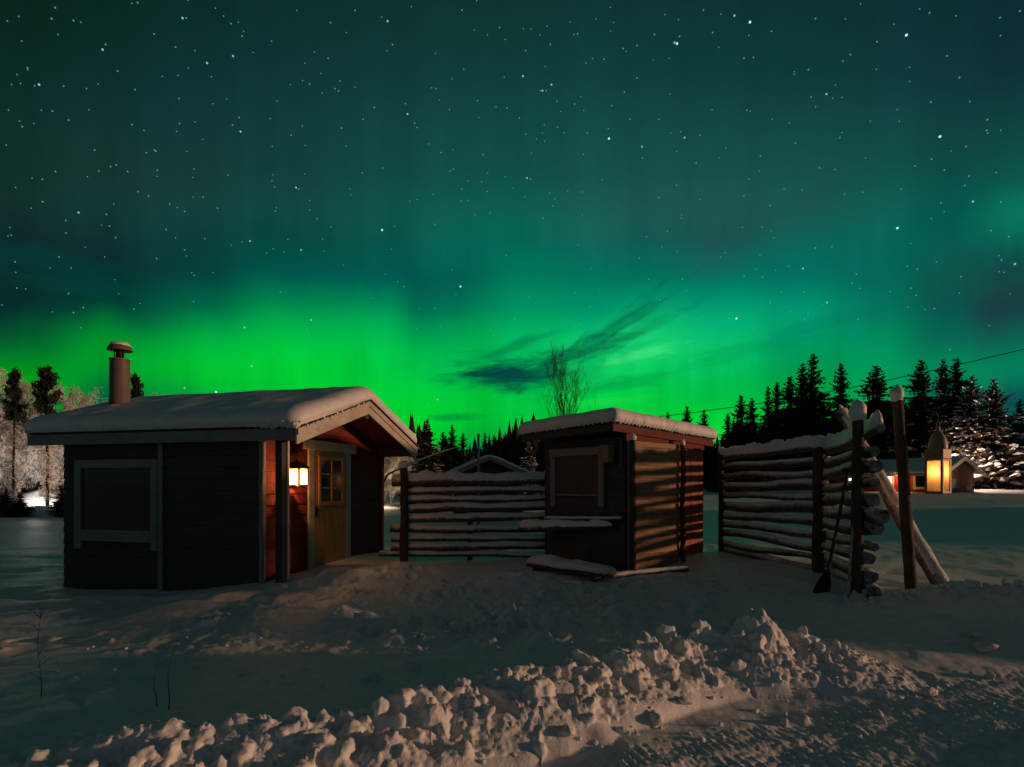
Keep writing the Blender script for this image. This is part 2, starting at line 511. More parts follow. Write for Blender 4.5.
CTRL = np.array([  # x, y, z of the snow surface
    (1.74, 8.55, .10), (3.46, 10.2, .29), (3.76, 10.2, .25), (4.18, 7.73, .28), (3.65, 5.9, .33), (.58, 10.0, .12), (-2.0, 10.5, -.03),
    (-.7, 10.5, .02), (-3.5, 8.1, .03), (-2.7, 10.2, .12), (-2.4, 11.7, .05), (-5.4, 8.5, -.15), (-7.0, 8.9, -.18), (-9, 9, -.2), (0, 3, 0), (-3, 4, 0), (-5, 5, -.03), (-6.2, 7.4, -.08),
    (2, 3, 0), (4, 4.3, 0), (5.2, 4.4, 0), (-1, 6, .03), (.6, 6.8, .08), (2.4, 6.6, .17), (3.2, 5.3, .12), (-2.5, 6.4, .02), (5.5, 6.5, .30), (4.27, 6.1, .36), (4.8, 6.4, .33), (6, 9, .28),
    (5.5, 12, .28), (3, 14, .2), (0, 14, .05), (12, 20, .35), (25, 40, .75), (34, 45, .82), (38, 55, 1.1), (60, 60, 1.3), (15, 45, .6), (0, 40, .2), (-10, 30, 0), (-24, 28, -.05), (-14, 16, -.12),
    (-45, 35, 0), (0, -5, 0), (8, -4, 0), (-8, -4, 0), (8, 3, .05), (-9, 3, 0), (0, 150, 1.2), (90, 150, 1.6), (-120, 120, 1.0), (0, 0, 0)])


def ground_base(x, y):
    num = 0; den = 0
    for cx, cy, cz in CTRL:
        s = 0.25 + 0.012 * (cx * cx + cy * cy)
        w = 1.0 / ((x - cx) ** 2 + (y - cy) ** 2 + s) ** 2 * s
        num = num + w * cz; den = den + w
    return num / den


BANK = np.array([(-3.4, 2.25, .14, .38), (-2.1, 2.68, .24, .43), (-1.06, 2.92, .31, .46), (-.50, 3.14, .34, .47), (.30, 3.54, .35, .47), (.95, 3.95, .36, .44), (1.45, 4.24, .33, .46), (1.85, 4.30, .39, .52), (2.1, 4.26, .31, .50), (2.35, 4.20, .20, .46), (2.6, 4.12, .09, .36), (2.85, 4.05, .02, .25)])
MOUND = np.array([(3.5, 5.75, .02, .35), (4.1, 5.75, .07, .40), (4.6, 5.65, .17, .45), (5.2, 5.45, .26, .5), (5.75, 5.25, .29, .5), (6.4, 5.15, .24, .5), (7.2, 5.2, .1, .4)])

SHADE_PILE = np.array([(8.0, 1.75, .35, .5), (9.6, 1.65, .62, .65), (12.0, 1.4, .6, .7)])      # unseen snow heaps added beyond the right edge to shade the road
SHADE_PILE3 = np.array([(6.7, 4.9, .30, .6), (7.6, 5.05, .80, 1.0), (9.5, 4.9, .85, 1.0), (12, 4.8, .7, .9)])  # added out of view, keeps the yard snow in shade
SHADE_PILE2 = np.array([(21.5, 4.9, .5, 1.0), (21.6, 6.0, .95, 1.2), (22, 9.0, .95, 1.3), (24, 20.0, 1.0, 1.5)])  # unseen ridge added to keep the low sun off the snowfield


def ridge(x, y, path, pw=2.0):
    """height of a ridge along a polyline of (x, y, height, half width)"""
    best = np.full(x.shape, 1e9); ss = np.zeros(x.shape); c0 = 0.0; hh = np.zeros(x.shape); ww = np.ones(x.shape); side = np.zeros(x.shape)
    for (ax, ay, ah, aw), (bx, by, bh, bw) in zip(path[:-1], path[1:]):
        dx, dy = bx - ax, by - ay; L2 = dx * dx + dy * dy
        t = np.clip(((x - ax) * dx + (y - ay) * dy) / L2, 0, 1)
        d = np.hypot(x - ax - t * dx, y - ay - t * dy)
        m = d < best
        best = np.where(m, d, best); hh = np.where(m, ah + t * (bh - ah), hh); ww = np.where(m, aw + t * (bw - aw), ww)
        ss = np.where(m, c0 + t * math.sqrt(L2), ss); c0 += math.sqrt(L2)
    q = np.clip(1 - best / (ww * 1.0), 0, 1)
    return hh * (q ** 0.85) * (1.25 - 0.25 * q), q, ss


def bumps(x, y, z, lst):
    for (bx, by, bz, br) in lst:
        m = (np.abs(x - bx) < br) & (np.abs(y - by) < br)
        if not m.any(): continue
        ux, uy = (x[m] - bx) / br, (y[m] - by) / br
        k = 1.0 + 0.55 * perlin(ux * 1.6 + bx * 9.1, uy * 1.6 + by * 7.3, 77) + 0.35 * perlin(ux * 4.1 + by * 5.1, uy * 4.1 + bx * 3.3, 78)
        an = bx * 37.7 + by * 11.3
        d2 = (ux * ux + uy * uy) * (1.15 - 0.5 * k + 0.5)
        h = np.clip(1 - d2 ** 1.6, 0, 1) * br * (0.62 + 0.30 * (ux * math.cos(an) + uy * math.sin(an)) + 0.25 * (k - 1))
        z[m] = np.maximum(z[m], np.where((d2 < 1) & (h > 0), bz + h, -9))
    return z


def along(path, t):
    seg = np.hypot(np.diff(path[:, 0]), np.diff(path[:, 1])); c = np.concatenate([[0], np.cumsum(seg)]); s = t * c[-1]
    return [np.interp(s, c, path[:, k]) for k in range(4)]


LUMPS = []
for k in range(60):
    bx, by, bh, bw = along(MOUND, RS.rand() * 0.8)
    off = RS.randn() * 0.15 - 0.08
    r = min(0.10, 0.025 + RS.gamma(2.0, 0.015))
    q = max(0.0, 1 - abs(off) / bw)
    LUMPS.append((bx, by - off, 0.26 + bh * q - r * 0.4, r))
for k in range(20):                                   # a little heap of broken crust in front of the cabin
    u, v = 455 + RS.randn() * 48, 626 + RS.randn() * 11
    y = (HC - 0.1) * F / (v - HV); r = min(0.12, 0.02 + RS.gamma(2.0, 0.018))
    LUMPS.append(((u - 512) / F * y, y, 0.07 + 0.09 * RS.rand() - r * 0.5, r))
for k in range(18):
    u, v = 660 + RS.randn() * 40, 633 + RS.randn() * 8
    y = (HC - 0.1) * F / (v - HV); r = 0.02 + RS.gamma(2.0, 0.012)
    LUMPS.append(((u - 512) / F * y, y, 0.10 + 0.03 * RS.rand() - r * 0.5, r))
for k in range(60):                                   # crumbs thrown over the road and the field
    u, v = RS.uniform(700, 1000), RS.uniform(660, 720)
    y = (HC - 0.0) * F / (v - HV); r = 0.012 + RS.gamma(1.5, 0.010)
    LUMPS.append(((u - 512) / F * y, y, 0.0 + 0.01 * RS.rand() - r * 0.3, r))
for k in range(60):
    u, v = RS.uniform(60, 480), RS.uniform(600, 690)
    y = (HC - 0.02) * F / (v - HV); r = 0.010 + RS.gamma(1.5, 0.008)
    LUMPS.append(((u - 512) / F * y, y, 0.02 + 0.01 * RS.rand() - r * 0.3, r))


STEPS = []                                            # boot prints: from the cabin door to the road, and past the sheds
_r = random.Random(4)
for path in ([(-1.75, 9.3), (-1.2, 8.0), (-.6, 6.9), (.2, 5.6), (.5, 4.6)], [(-1.2, 8.0), (.3, 7.9), (1.9, 7.3), (3.1, 6.6)], [(-4.9, 5.2), (-3.4, 6.2), (-2.2, 7.6), (-1.75, 9.0)]):
    for (ax, ay), (bx, by) in zip(path[:-1], path[1:]):
        L = math.hypot(bx - ax, by - ay); n = max(2, int(L / 0.36)); an = math.atan2(by - ay, bx - ax)
        for i in range(n):
            t = i / n; sd = 0.11 * (1 if i % 2 else -1) + _r.uniform(-.05, .05)
            STEPS.append((ax + (bx - ax) * t - math.sin(an) * sd + _r.uniform(-.05, .05), ay + (by - ay) * t + math.cos(an) * sd + _r.uniform(-.05, .05), an + _r.uniform(-.25, .25)))


def ground_z(x, y, fine=True):
    x = np.asarray(x, float); y = np.asarray(y, float)
    z = ground_base(x, y)
    near = 1 - sstep(10, 22, np.hypot(x, y))
    z = z + near * 0.055 * fbm(x, y, 0.55, 3, 3) + (1 - near) * 0.10 * fbm(x, y, 0.07, 3, 5) * sstep(12, 40, np.hypot(x, y))
    z = z + sstep(6.5, 12, np.hypot(x, y)) * (1 - sstep(45, 90, np.hypot(x, y))) * (0.05 * fbm(x * 0.5, y, 0.30, 3, 81) + 0.018 * fbm(x * 0.35, y, 1.3, 3, 83))
    if not fine: return z
    z = z + near * 0.016 * fbm(x, y, 2.6, 4, 9)
    # trampled, broken crust in front of the huts
    tr = sstep(4.6, 5.4, y) * (1 - sstep(7.8, 9.0, y)) * sstep(-4.6, -2.0, x) * (1 - sstep(1.6, 3.4, x))
    z = z + tr * (0.095 * np.clip(fbm(x, y, 1.4, 5, 21, 0.58, True), -0.25, 1.2) + 0.02 * fbm(x, y, 7.0, 3, 25, 0.6))
    hx = np.exp(-(((x + .45) / .75) ** 2 + ((y - 5.75) / .42) ** 2))
    z = z + hx * (0.13 + 0.13 * fbm(x, y, 2.4, 4, 23, 0.6, True))
    for (mx, my, mr, mh) in ((-2.55, 8.35, .75, .14), (-1.5, 9.2, .8, .10), (.0, 8.2, .5, .10), (2.2, 7.9, .7, .06)):
        z = z + mh * np.exp(-((x - mx) ** 2 + (y - my) ** 2) / mr ** 2) * (1 + 0.6 * fbm(x, y, 2.5, 3, 27))
    # ploughed bank along the road and the mound on the right
    b, q, ss = ridge(x + 0.05 * fbm(x, y, 3.0, 2, 31), y + 0.05 * fbm(x, y, 3.0, 2, 33), BANK)
    lump = fbm(x, y, 3.4, 6, 41, 0.58, True)
    gul = perlin(ss * 2.1 + 0.35 * q + 0.3 * fbm(x, y, 2.2, 2, 47), 0.8 * q + 3.1, 45) + 0.5 * perlin(ss * 4.9 + 0.5 * q, 1.3 * q + 7.7, 46)
    z = z + b * np.clip(0.95 + 0.42 * gul, 0.62, 1.4) + np.clip(q * 2.2, 0, 1) * (0.075 * lump + 0.030 * fbm(x, y, 13.0, 4, 49, 0.6, True)) * np.clip(b / 0.2, 0.3, 1)
    b2, q2, s2 = ridge(x, y, MOUND)
    z = z + b2 * (1 + 0.2 * fbm(x, y, 1.5, 2, 53)) + np.clip(q2 * 2, 0, 1) * sstep(5.3, 5.75, y + 0.22 * (x - 4.6)) * 0.10 * fbm(x, y, 3.6, 5, 51, 0.58, True)
    z = z + (ridge(x, y, SHADE_PILE)[0] + ridge(x, y, SHADE_PILE2)[0] + ridge(x, y, SHADE_PILE3)[0]) * (1 + 0.2 * fbm(x, y, 1.5, 3, 57))
    # the road: packed, with tread marks
    road = (1 - sstep(0.0, 0.35, (y - 3.05) - 0.40 * (x - 0.3) + 0.30)) * sstep(-1.2, 0.0, x) * (1 - sstep(6.5, 8, np.hypot(x, y)))
    dirx, diry = 0.93, 0.37
    s = x * dirx + y * diry; w = -x * diry + y * dirx
    for w0, wl in ((2.53, .055), (2.30, .07), (1.95, .06)):
        g = np.exp(-((w - w0 - 0.02 * fbm(s, w, 1.0, 2, 61)) / 0.085) ** 4)
        z = z + road * g * (0.014 * np.maximum(0, np.sin(2 * np.pi * s / wl + 9 * np.abs(w - w0))) * (0.5 + fbm(x, y, 4, 2, 63)) - 0.012)
    z = z + road * 0.012 * fbm(x * 1.0, y * 2.0, 9.0, 3, 67, 0.6, True)
    for k in range(len(STEPS)):
        px, py, pa = STEPS[k]
        m = (np.abs(x - px) < 0.3) & (np.abs(y - py) < 0.3)
        if m.any():
            dx, dy = x[m] - px, y[m] - py
            u_ = (dx * math.cos(pa) + dy * math.sin(pa)) / 0.155; v_ = (-dx * math.sin(pa) + dy * math.cos(pa)) / 0.075
            d = np.sqrt(u_ * u_ + v_ * v_)
            z[m] = z[m] - 0.055 * (1 - sstep(0.75, 1.05, d)) + 0.018 * np.exp(-((d - 1.3) / 0.25) ** 2)
    rut = sstep(5.9, 6.1, y + 0.30 * x) * (1 - sstep(6.15, 6.35, y + 0.30 * x)) * (1 - sstep(-2.2, -1.0, x)) * near
    z = z - rut * 0.05 * (1 + fbm(x, y, 3, 3, 71))
    return z


def gz(x, y):
    return float(ground_z(np.array([x]), np.array([y]))[0])


_lx = np.array([l[0] for l in LUMPS]); _ly = np.array([l[1] for l in LUMPS]); _lg = ground_z(_lx, _ly)
LUMPS = [(a, b, min(c, float(g) + 0.05 * d), d) for (a, b, c, d), g in zip(LUMPS, _lg)]


def build_ground():
    az = np.concatenate([np.linspace(-180, -60, 60, endpoint=False), np.linspace(-60, -45, 40, endpoint=False), np.linspace(-45, 45, 640, endpoint=False),
                         np.linspace(45, 60, 40, endpoint=False), np.linspace(60, 180, 60, endpoint=False)])
    az = np.radians(az)
    r = [0.25]
    while r[-1] < 4000:
        q = r[-1]
        r.append(q * (1.06 if q < 2.3 else 1.0036 if q < 5.2 else 1.006 if q < 9 else 1.012 if q < 20 else 1.03 if q < 150 else 1.12))
    r = np.array(r); A, R = np.meshgrid(az, r)
    X = R * np.sin(A); Y = R * np.cos(A)
    Z = ground_z(X, Y)
    Z = bumps(X, Y, Z, [(a, b, c + 0.0, d) for a, b, c, d in LUMPS])
    nr, na = X.shape
    co = np.stack([X, Y, Z], -1).reshape(-1, 3)
    co = np.vstack([co, [[0, 0, 0]]])
    i = np.arange(nr - 1)[:, None]; j = np.arange(na)[None, :]; j2 = (j + 1) % na
    quads = np.stack([i * na + j, i * na + j2, (i + 1) * na + j2, (i + 1) * na + j], -1).reshape(-1, 4)[:, ::-1]
    tri = np.stack([np.full(na, nr * na), (np.arange(na) + 1) % na, np.arange(na)], -1)
    me = bpy.data.meshes.new('snow_ground')
    nq, nt = len(quads), len(tri)
    me.vertices.add(len(co)); me.vertices.foreach_set('co', co.ravel())
    me.loops.add(nq * 4 + nt * 3)
    me.loops.foreach_set('vertex_index', np.concatenate([quads.ravel(), tri.ravel()]))
    me.polygons.add(nq + nt)
    me.polygons.foreach_set('loop_start', np.concatenate([np.arange(nq) * 4, nq * 4 + np.arange(nt) * 3]))
    me.polygons.foreach_set('loop_total', np.concatenate([np.full(nq, 4), np.full(nt, 3)]))
    me.polygons.foreach_set('use_smooth', np.ones(nq + nt, bool))
    me.materials.append(M['snow'])
    me.update(calc_edges=True); me.validate()
    o = bpy.data.objects.new('snow_ground', me); COL.objects.link(o)
    tag(o, kind='structure')


build_ground()


# ------------------------------------------------------------------ building helpers
def siding(mb, o, du, dn, z0, z1, L, R, h=0.17, out=0.02):
    """lapped boards on a wall: o origin, du along the wall, dn outwards; L(z), R(z) ends along du"""
    o, du, dn = Vector(o), Vector(du), Vector(dn)
    z = z0
    while z < z1 - 0.01:
        zt = min(z + h, z1)
        l0, r0, l1, r1 = L(z), R(z), L(zt), R(zt)
        if r0 - l0 < 0.03: break
        if r1 < l1: l1 = r1 = (l1 + r1) / 2
        P = lambda u, n, zz: o + du * u + dn * n + Vector((0, 0, zz))
        mb.hexa([P(l0, -0.03, z), P(l0, out, z + 0.004), P(r0, out, z + 0.004), P(r0, -0.03, z), P(l1, -0.03, zt), P(l1, 0.004, zt), P(r1, 0.004, zt), P(r1, -0.03, zt)])
        z = zt


def snow_slab(mb, x0, x1, y0, y1, zf, T, nx=60, ny=40, bull=0.05, rr=0.18, nz=0.02, seed=1, teeth=0.0):
    """a thick layer of snow with rolled edges over the rectangle; zf(x, y) is the roof below it"""
    s = T / 0.25
    ring = [(bull, -0.01), (0.0, 0.045 * s), (0.0, 0.10 * s), (0.018, 0.15 * s), (0.055, 0.195 * s), (0.11, 0.225 * s), (0.19, 0.242 * s)]
    def axis(a, b, n):
        lo = [a + q for q, _ in ring]; hi = [b - q for q, _ in reversed(ring)]
        mid = list(np.linspace(lo[-1], hi[0], n + 2)[1:-1]); return lo + mid + hi
    xs, ys = axis(x0, x1, nx), axis(y0, y1, ny)
    NX, NY, nr = len(xs), len(ys), len(ring)
    base = len(mb.v)
    for i in range(NX):
        for j in range(NY):
            k = min(i, NX - 1 - i, j, NY - 1 - j)
            h = ring[k][1] if k < nr else T
            x, y = xs[i], ys[j]
            dx = max(0, rr - (x - x0), rr - (x1 - x)); dy = max(0, rr - (y - y0), rr - (y1 - y))
            if dx > 0 and dy > 0:
                L = math.hypot(dx, dy); f = max(dx, dy) / L
                sx_ = 1 if x - x0 < x1 - x else -1; sy_ = 1 if y - y0 < y1 - y else -1
                x += sx_ * dx * (1 - f); y += sy_ * dy * (1 - f)
            n = mnoise.noise(Vector((x * 1.3, y * 1.3, seed))) + 0.5 * mnoise.noise(Vector((x * 4, y * 4, seed + 5)))
            n2 = mnoise.noise(Vector((x * 7, y * 7, seed + 9 + h * 5)))
            z = zf(x, y) + h + nz * n * min(1, max(h, 0) / 0.1)
            e = 1 if k < 4 else 0
            cx = (x0 + x1) / 2; cy = (y0 + y1) / 2
            if e:
                if i < 4 or i > NX - 5: x += 0.018 * n2 + 0.02 * n
                if j < 4 or j > NY - 5: y += 0.018 * n2 + 0.02 * n
                if teeth and k <= 1: z -= teeth * (0.5 + 0.5 * math.sin((xs[i] if (j < 4 or j > NY - 5) else ys[j]) * 2 * math.pi / 0.09)) * (1.3 + n2)
            mb.v.append((x, y, z))
    for i in range(NX - 1):
        for j in range(NY - 1):
            a = base + i * NY + j
            mb.f.append((a, a + NY, a + NY + 1, a + 1))


def cap(mb, c, r, h, seed=0.0):
    """a rounded lump of snow sitting on something"""
    mb.blob((c[0], c[1], c[2] + h * 0.36), r, 3, 0.34, seed, (1, 1, h / r * 0.66), 0.9)


# ------------------------------------------------------------------ the dark cabin with the lit porch
def build_cabin():
    rot = math.atan2(-0.2373, 0.9714)
    c = thing('cabin', 'dark wooden cabin with snowy gable roof, metal chimney and pine door beside a lit lantern', 'cabin', (-2.95, 7.85, 0), rot)
    W, ZE, SL = 4.045, 2.235, 0.325
    zt = lambda y: ZE + SL * (y if y < W / 2 else W - y)
    y0, y1, xb, xf = 0.15, 3.88, -4.30, -0.70
    # walls
    mb = MB()
    b = 0.06
    pts = [(y0 + b, -0.6), (y1 - b, -0.6), (y1 - b, zt(y1) - 0.10), (W / 2, zt(W / 2) - 0.10), (y0 + b, zt(y0) - 0.10)]
    k = mb.addv([(xf - b, p, z) for p, z in pts] + [(xb + b, p, z) for p, z in pts])
    mb.f.append(tuple(k + i for i in range(5))); mb.f.append(tuple(k + 5 + i for i in reversed(range(5))))
    for i in range(5): mb.f.append((k + i, k + i + 5, k + (i + 1) % 5 + 5, k + (i + 1) % 5))
    siding(mb, (xf, y0, 0), (-1, 0, 0), (0, -1, 0), -0.5, zt(y0) - 0.12, lambda z: 0.0, lambda z: xf - xb)
    siding(mb, (xb, y1, 0), (1, 0, 0), (0, 1, 0), -0.5, zt(y1) - 0.12, lambda z: 0.0, lambda z: xf - xb)
    siding(mb, (xb, y1, 0), (0, -1, 0), (-1, 0, 0), -0.5, zt(y0) - 0.2, lambda z: 0.0, lambda z: y1 - y0)
    mb.build('wall', M['dark_board'], c)
    # red boards of the gable end
    mb = MB()
    def lim(z):
        return max(y0, (z + 0.10 - ZE) / SL if z + 0.10 > ZE + SL * y0 else y0)
    siding(mb, (xf, 0, 0), (0, 1, 0), (1, 0, 0), -0.5, 2.70, lambda z: lim(z) + 0.02, lambda z: W - lim(z) - 0.02, 0.165)
    tag(mb.build('gable_wall', M['red'], c), 'red boarded gable wall')
    # corner boards
    mb = MB(); mb.box(xf - 0.01, xf + 0.035, y0 - 0.045, y0 - 0.024, -0.5, zt(y0) - 0.13); mb.box(xf + 0.035, xf + 0.050, y0 - 0.045, y0 + 0.03, -0.5, zt(y0) - 0.13)
    bevel(mb.build('corner_board', M['grey_trim'], c), 0.004)
    mb = MB(); mb.box(xf + 0.024, xf + 0.05, y1 - 0.06, y1 + 0.04, -0.5, zt(y1) - 0.13)
    bevel(mb.build('corner_board', M['red'], c), 0.004)
    mb = MB(); mb.box(-2.46, -2.38, y0 - 0.05, y0 - 0.022, -0.5, zt(y0) - 0.13)
    bevel(mb.build('batten', M['grey_trim'], c), 0.004)
    # porch post with its pale front board
    mb = MB(); mb.box(-0.41, -0.30, 0.06, 0.18, -0.5, zt(0.16) - 0.11)
    p = bevel(mb.build('porch_post', M['dark_board'], c), 0.006)
    mb = MB(); mb.box(-0.297, -0.272, 0.155, 0.198, -0.5, zt(0.16) - 0.12)
    bevel(mb.build('face_board', M['white'], p), 0.004)
    # big window with a shutter board
    mb = MB()
    for x_a, x_b, za, zb in ((-4.03, -3.91, 0.46, 1.84), (-2.58, -2.465, 0.46, 1.84), (-3.907, -2.583, 1.71, 1.84), (-3.907, -2.583, 0.58, 0.76)):
        mb.box(x_a, x_b, y0 - 0.065, y0 - 0.02, za, zb)
    wn = bevel(mb.build('window_frame', M['grey_trim'], c), 0.005)
    mb = MB(); mb.box(-3.907, -2.583, y0 - 0.03, y0 - 0.015, 0.763, 1.707)
    mb.build('window_pane', M['glass_dark'], wn)
    # roof deck, boards
    mb = MB()
    for a, b_ in ((0.0, W / 2), (W / 2, W)):
        mb.hexa([(-4.80, a, zt(a) - 0.10), (-0.03, a, zt(a) - 0.10), (-0.03, b_, zt(b_) - 0.10), (-4.80, b_, zt(b_) - 0.10), (-4.80, a, zt(a)), (-0.03, a, zt(a)), (-0.03, b_, zt(b_)), (-4.80, b_, zt(b_))])
    roof = mb.build('roof', M['red'], c)
    mb = MB()
    for a, b_ in ((-0.02, W / 2), (W / 2, W + 0.02)):
        s = 0.025
        za, zb = ZE + SL * min(a, W - a), ZE + SL * W / 2
        mb.hexa([(-4.84, a, za + 0.012), (0.05, a, za + 0.012), (0.05, b_, (zb if b_ == W / 2 else ZE + SL * (W - b_)) + 0.012), (-4.84, b_, (zb if b_ == W / 2 else ZE + SL * (W - b_)) + 0.012),
                 (-4.84, a, za + 0.035), (0.05, a, za + 0.035), (0.05, b_, (zb if b_ == W / 2 else ZE + SL * (W - b_)) + 0.035), (-4.84, b_, (zb if b_ == W / 2 else ZE + SL * (W - b_)) + 0.035)])
    mb.build('roofing', M['metal_roof'], roof)
    mb = MB(); mb.box(-4.82, -0.035, -0.03, -0.002, 2.07, 2.235)
    bevel(mb.build('fascia_board', M['grey_trim'], roof), 0.004)
    mb = MB(); mb.box(-4.82, -0.035, W + 0.002, W + 0.03, 2.07, 2.235)
    bevel(mb.build('fascia_board', M['white'], roof), 0.004)
    for side in (0, 1):
        for (x_a, x_b, top, bot) in ((-0.028, 0.0, 0.005, -0.215), (0.002, 0.024, 0.006, -0.085)):
            mb = MB()
            a, b_ = (-0.03, W / 2 - 0.001) if side == 0 else (W / 2 + 0.001, W + 0.03)
            z = lambda y: ZE + SL * min(y, W - y)
            mb.hexa([(x_a, a, z(a) + bot), (x_b, a, z(a) + bot), (x_b, b_, z(b_) + bot), (x_a, b_, z(b_) + bot), (x_a, a, z(a) + top), (x_b, a, z(a) + top), (x_b, b_, z(b_) + top), (x_a, b_, z(b_) + top)])
            bevel(mb.build('barge_board', M['white'], roof), 0.004)
    # a purlin under the gable overhang
    mb = MB(); mb.box(xf, -0.032, W / 2 - 0.06, W / 2 + 0.06, zt(W / 2) - 0.30, zt(W / 2) - 0.14); mb.build('purlin', M['dark_board'], roof)
    mb = MB(); mb.box(xf, -0.032, W - 0.30, W - 0.18, zt(W - 0.2) - 0.27, zt(W - 0.2) - 0.12); mb.build('purlin', M['dark_board'], roof)
    # snow on the roof
    mb = MB()
    def zs(x, y):
        yy = min(max(y, 0), W); d = abs(yy - W / 2)
        return ZE + 0.037 + SL * (W / 2 - math.sqrt(d * d + 0.08 ** 2) + 0.02)
    snow_slab(mb, -4.92, 0.06, -0.10, W + 0.08, zs, 0.25, 90, 60, 0.06, 0.20, 0.020, 3)
    mb.build('roof_snow', M['roof_snow'], roof, True)
    mb = MB()                                           # torn, icy lip where the snow has slipped at the corner
    for q in range(26):
        yy = -0.07 + 0.10 * random.random(); xx = -0.75 * random.random() ** 1.5 + 0.04
        mb.blob((xx, yy - 0.03, ZE + 0.03 + 0.05 * random.random()), 0.025 + 0.03 * random.random(), 2, 0.5, q * 1.3)
    for q in range(30):
        yy = 0.1 + 1.85 * random.random()
        mb.blob((0.035, yy, zt(yy) - 0.015 + 0.035 * random.random()), 0.012 + 0.018 * random.random(), 1, 0.5, q * 2.3)
    mb.bar((-0.80, -0.045, ZE + .045), (0.045, -0.045, ZE + .045), 0.03, 0.03); mb.bar((0.035, -0.05, ZE + .04), (0.035, W / 2, zt(W / 2) + .02), 0.02, 0.02)
    o = mb.build('roof_edge_snow', M['snow'], roof, True)
    m = o.modifiers.new('weld', 'REMESH'); m.mode = 'VOXEL'; m.voxel_size = 0.008; m.use_smooth_shade = True
    # door
    mb = MB()
    yd0, yd1, zd1 = 1.40, 2.40, 2.02
    n = 7
    for q in range(n):
        a = yd0 + (yd1 - yd0) * q / n; mb.box(xf + 0.02, xf + 0.047, a + 0.004, a + (yd1 - yd0) / n - 0.004, -0.4, zd1)
    mb.box(xf + 0.02, xf + 0.042, yd0, yd1, -0.4, zd1 + 0.003)
    door = mb.build('door', M['pine'], c)
    mb = MB()
    for a, b_, za, zb in ((1.50, 1.57, 1.10, 1.94), (2.23, 2.30, 1.10, 1.94), (1.573, 2.227, 1.87, 1.94), (1.573, 2.227, 1.10, 1.17)): mb.box(xf + 0.049, xf + 0.072, a, b_, za, zb)
    fr = bevel(mb.build('window_frame', M['pine'], door), 0.004)
    mb = MB(); mb.box(xf + 0.05, xf + 0.055, 1.573, 2.227, 1.173, 1.867)
    mb.build('window_pane', M['glass_dark'], door)
    mb = MB(); mb.box(xf + 0.057, xf + 0.071, 1.884, 1.916, 1.173, 1.867)
    for z in (1.403, 1.637): mb.box(xf + 0.057, xf + 0.069, 1.573, 2.227, z - 0.014, z + 0.014)
    mb.build('glazing_bar', M['pine'], door)
    mb = MB(); mb.box(xf + 0.048, xf + 0.062, 1.425, 1.465, 0.93, 1.09); mb.tube([(xf + 0.055, 1.445, 1.04), (xf + 0.10, 1.445, 1.04), (xf + 0.105, 1.53, 1.03)], 0.010, 8)
    mb.build('handle', M['iron'], door, True, 40)
    mb = MB()
    for a, b_, za, zb, t in ((1.24, 1.398, -0.4, 2.028, 0.055), (2.402, 2.56, -0.4, 2.028, 0.055), (1.12, 2.72, 2.03, 2.19, 0.075)): mb.box(xf + 0.02, xf + t, a, b_, za, zb)
    bevel(mb.build('door_trim', M['white'], c), 0.006)
    # chimney flue
    mb = MB(); cx, cy = -4.17, 1.0
    mb.lathe([(0.205, 2.5), (0.205, 2.80), (0.170, 2.82), (0.155, 2.85), (0.150, 3.58), (0.156, 3.585), (0.156, 3.62), (0.13, 3.625)], 24, (cx, cy, 0))
    ch = mb.build('chimney', M['chimney'], c, True, 35)
    mb = MB(); mb.lathe([(0.06, 3.62), (0.06, 3.78)], 14, (cx, cy, 0))
    for q in range(3): mb.bar((cx + 0.08 * math.cos(q * 2.1), cy + 0.08 * math.sin(q * 2.1), 3.64), (cx + 0.08 * math.cos(q * 2.1), cy + 0.08 * math.sin(q * 2.1), 3.78), 0.02, 0.006, (1, 0, 0))
    mb.build('cowl_neck', M['iron'], ch)
    mb = MB(); mb.lathe([(0.17, 3.76), (0.192, 3.765), (0.190, 3.785), (0.155, 3.85), (0.10, 3.89), (0.02, 3.905)], 24, (cx, cy, 0))
    mb.build('cowl', M['chimney'], ch, True, 50)
    mb = MB(); mb.blob((cx, cy, 3.855), 0.165, 2, 0.12, 4, (1, 1, 0.42))
    mb.build('cowl_snow', M['snow'], ch, True)
    mb = MB(); mb.blob((cx, cy, 2.745), 0.27, 2, 0.25, 5, (1, 1, 0.38))
    mb.build('chimney_foot_snow', M['snow'], ch, True)
    return c, rot


cabin, CROT = build_cabin()
CM = Matrix.Translation((-2.95, 7.85, 0)) @ Matrix.Rotation(CROT, 4, 'Z')


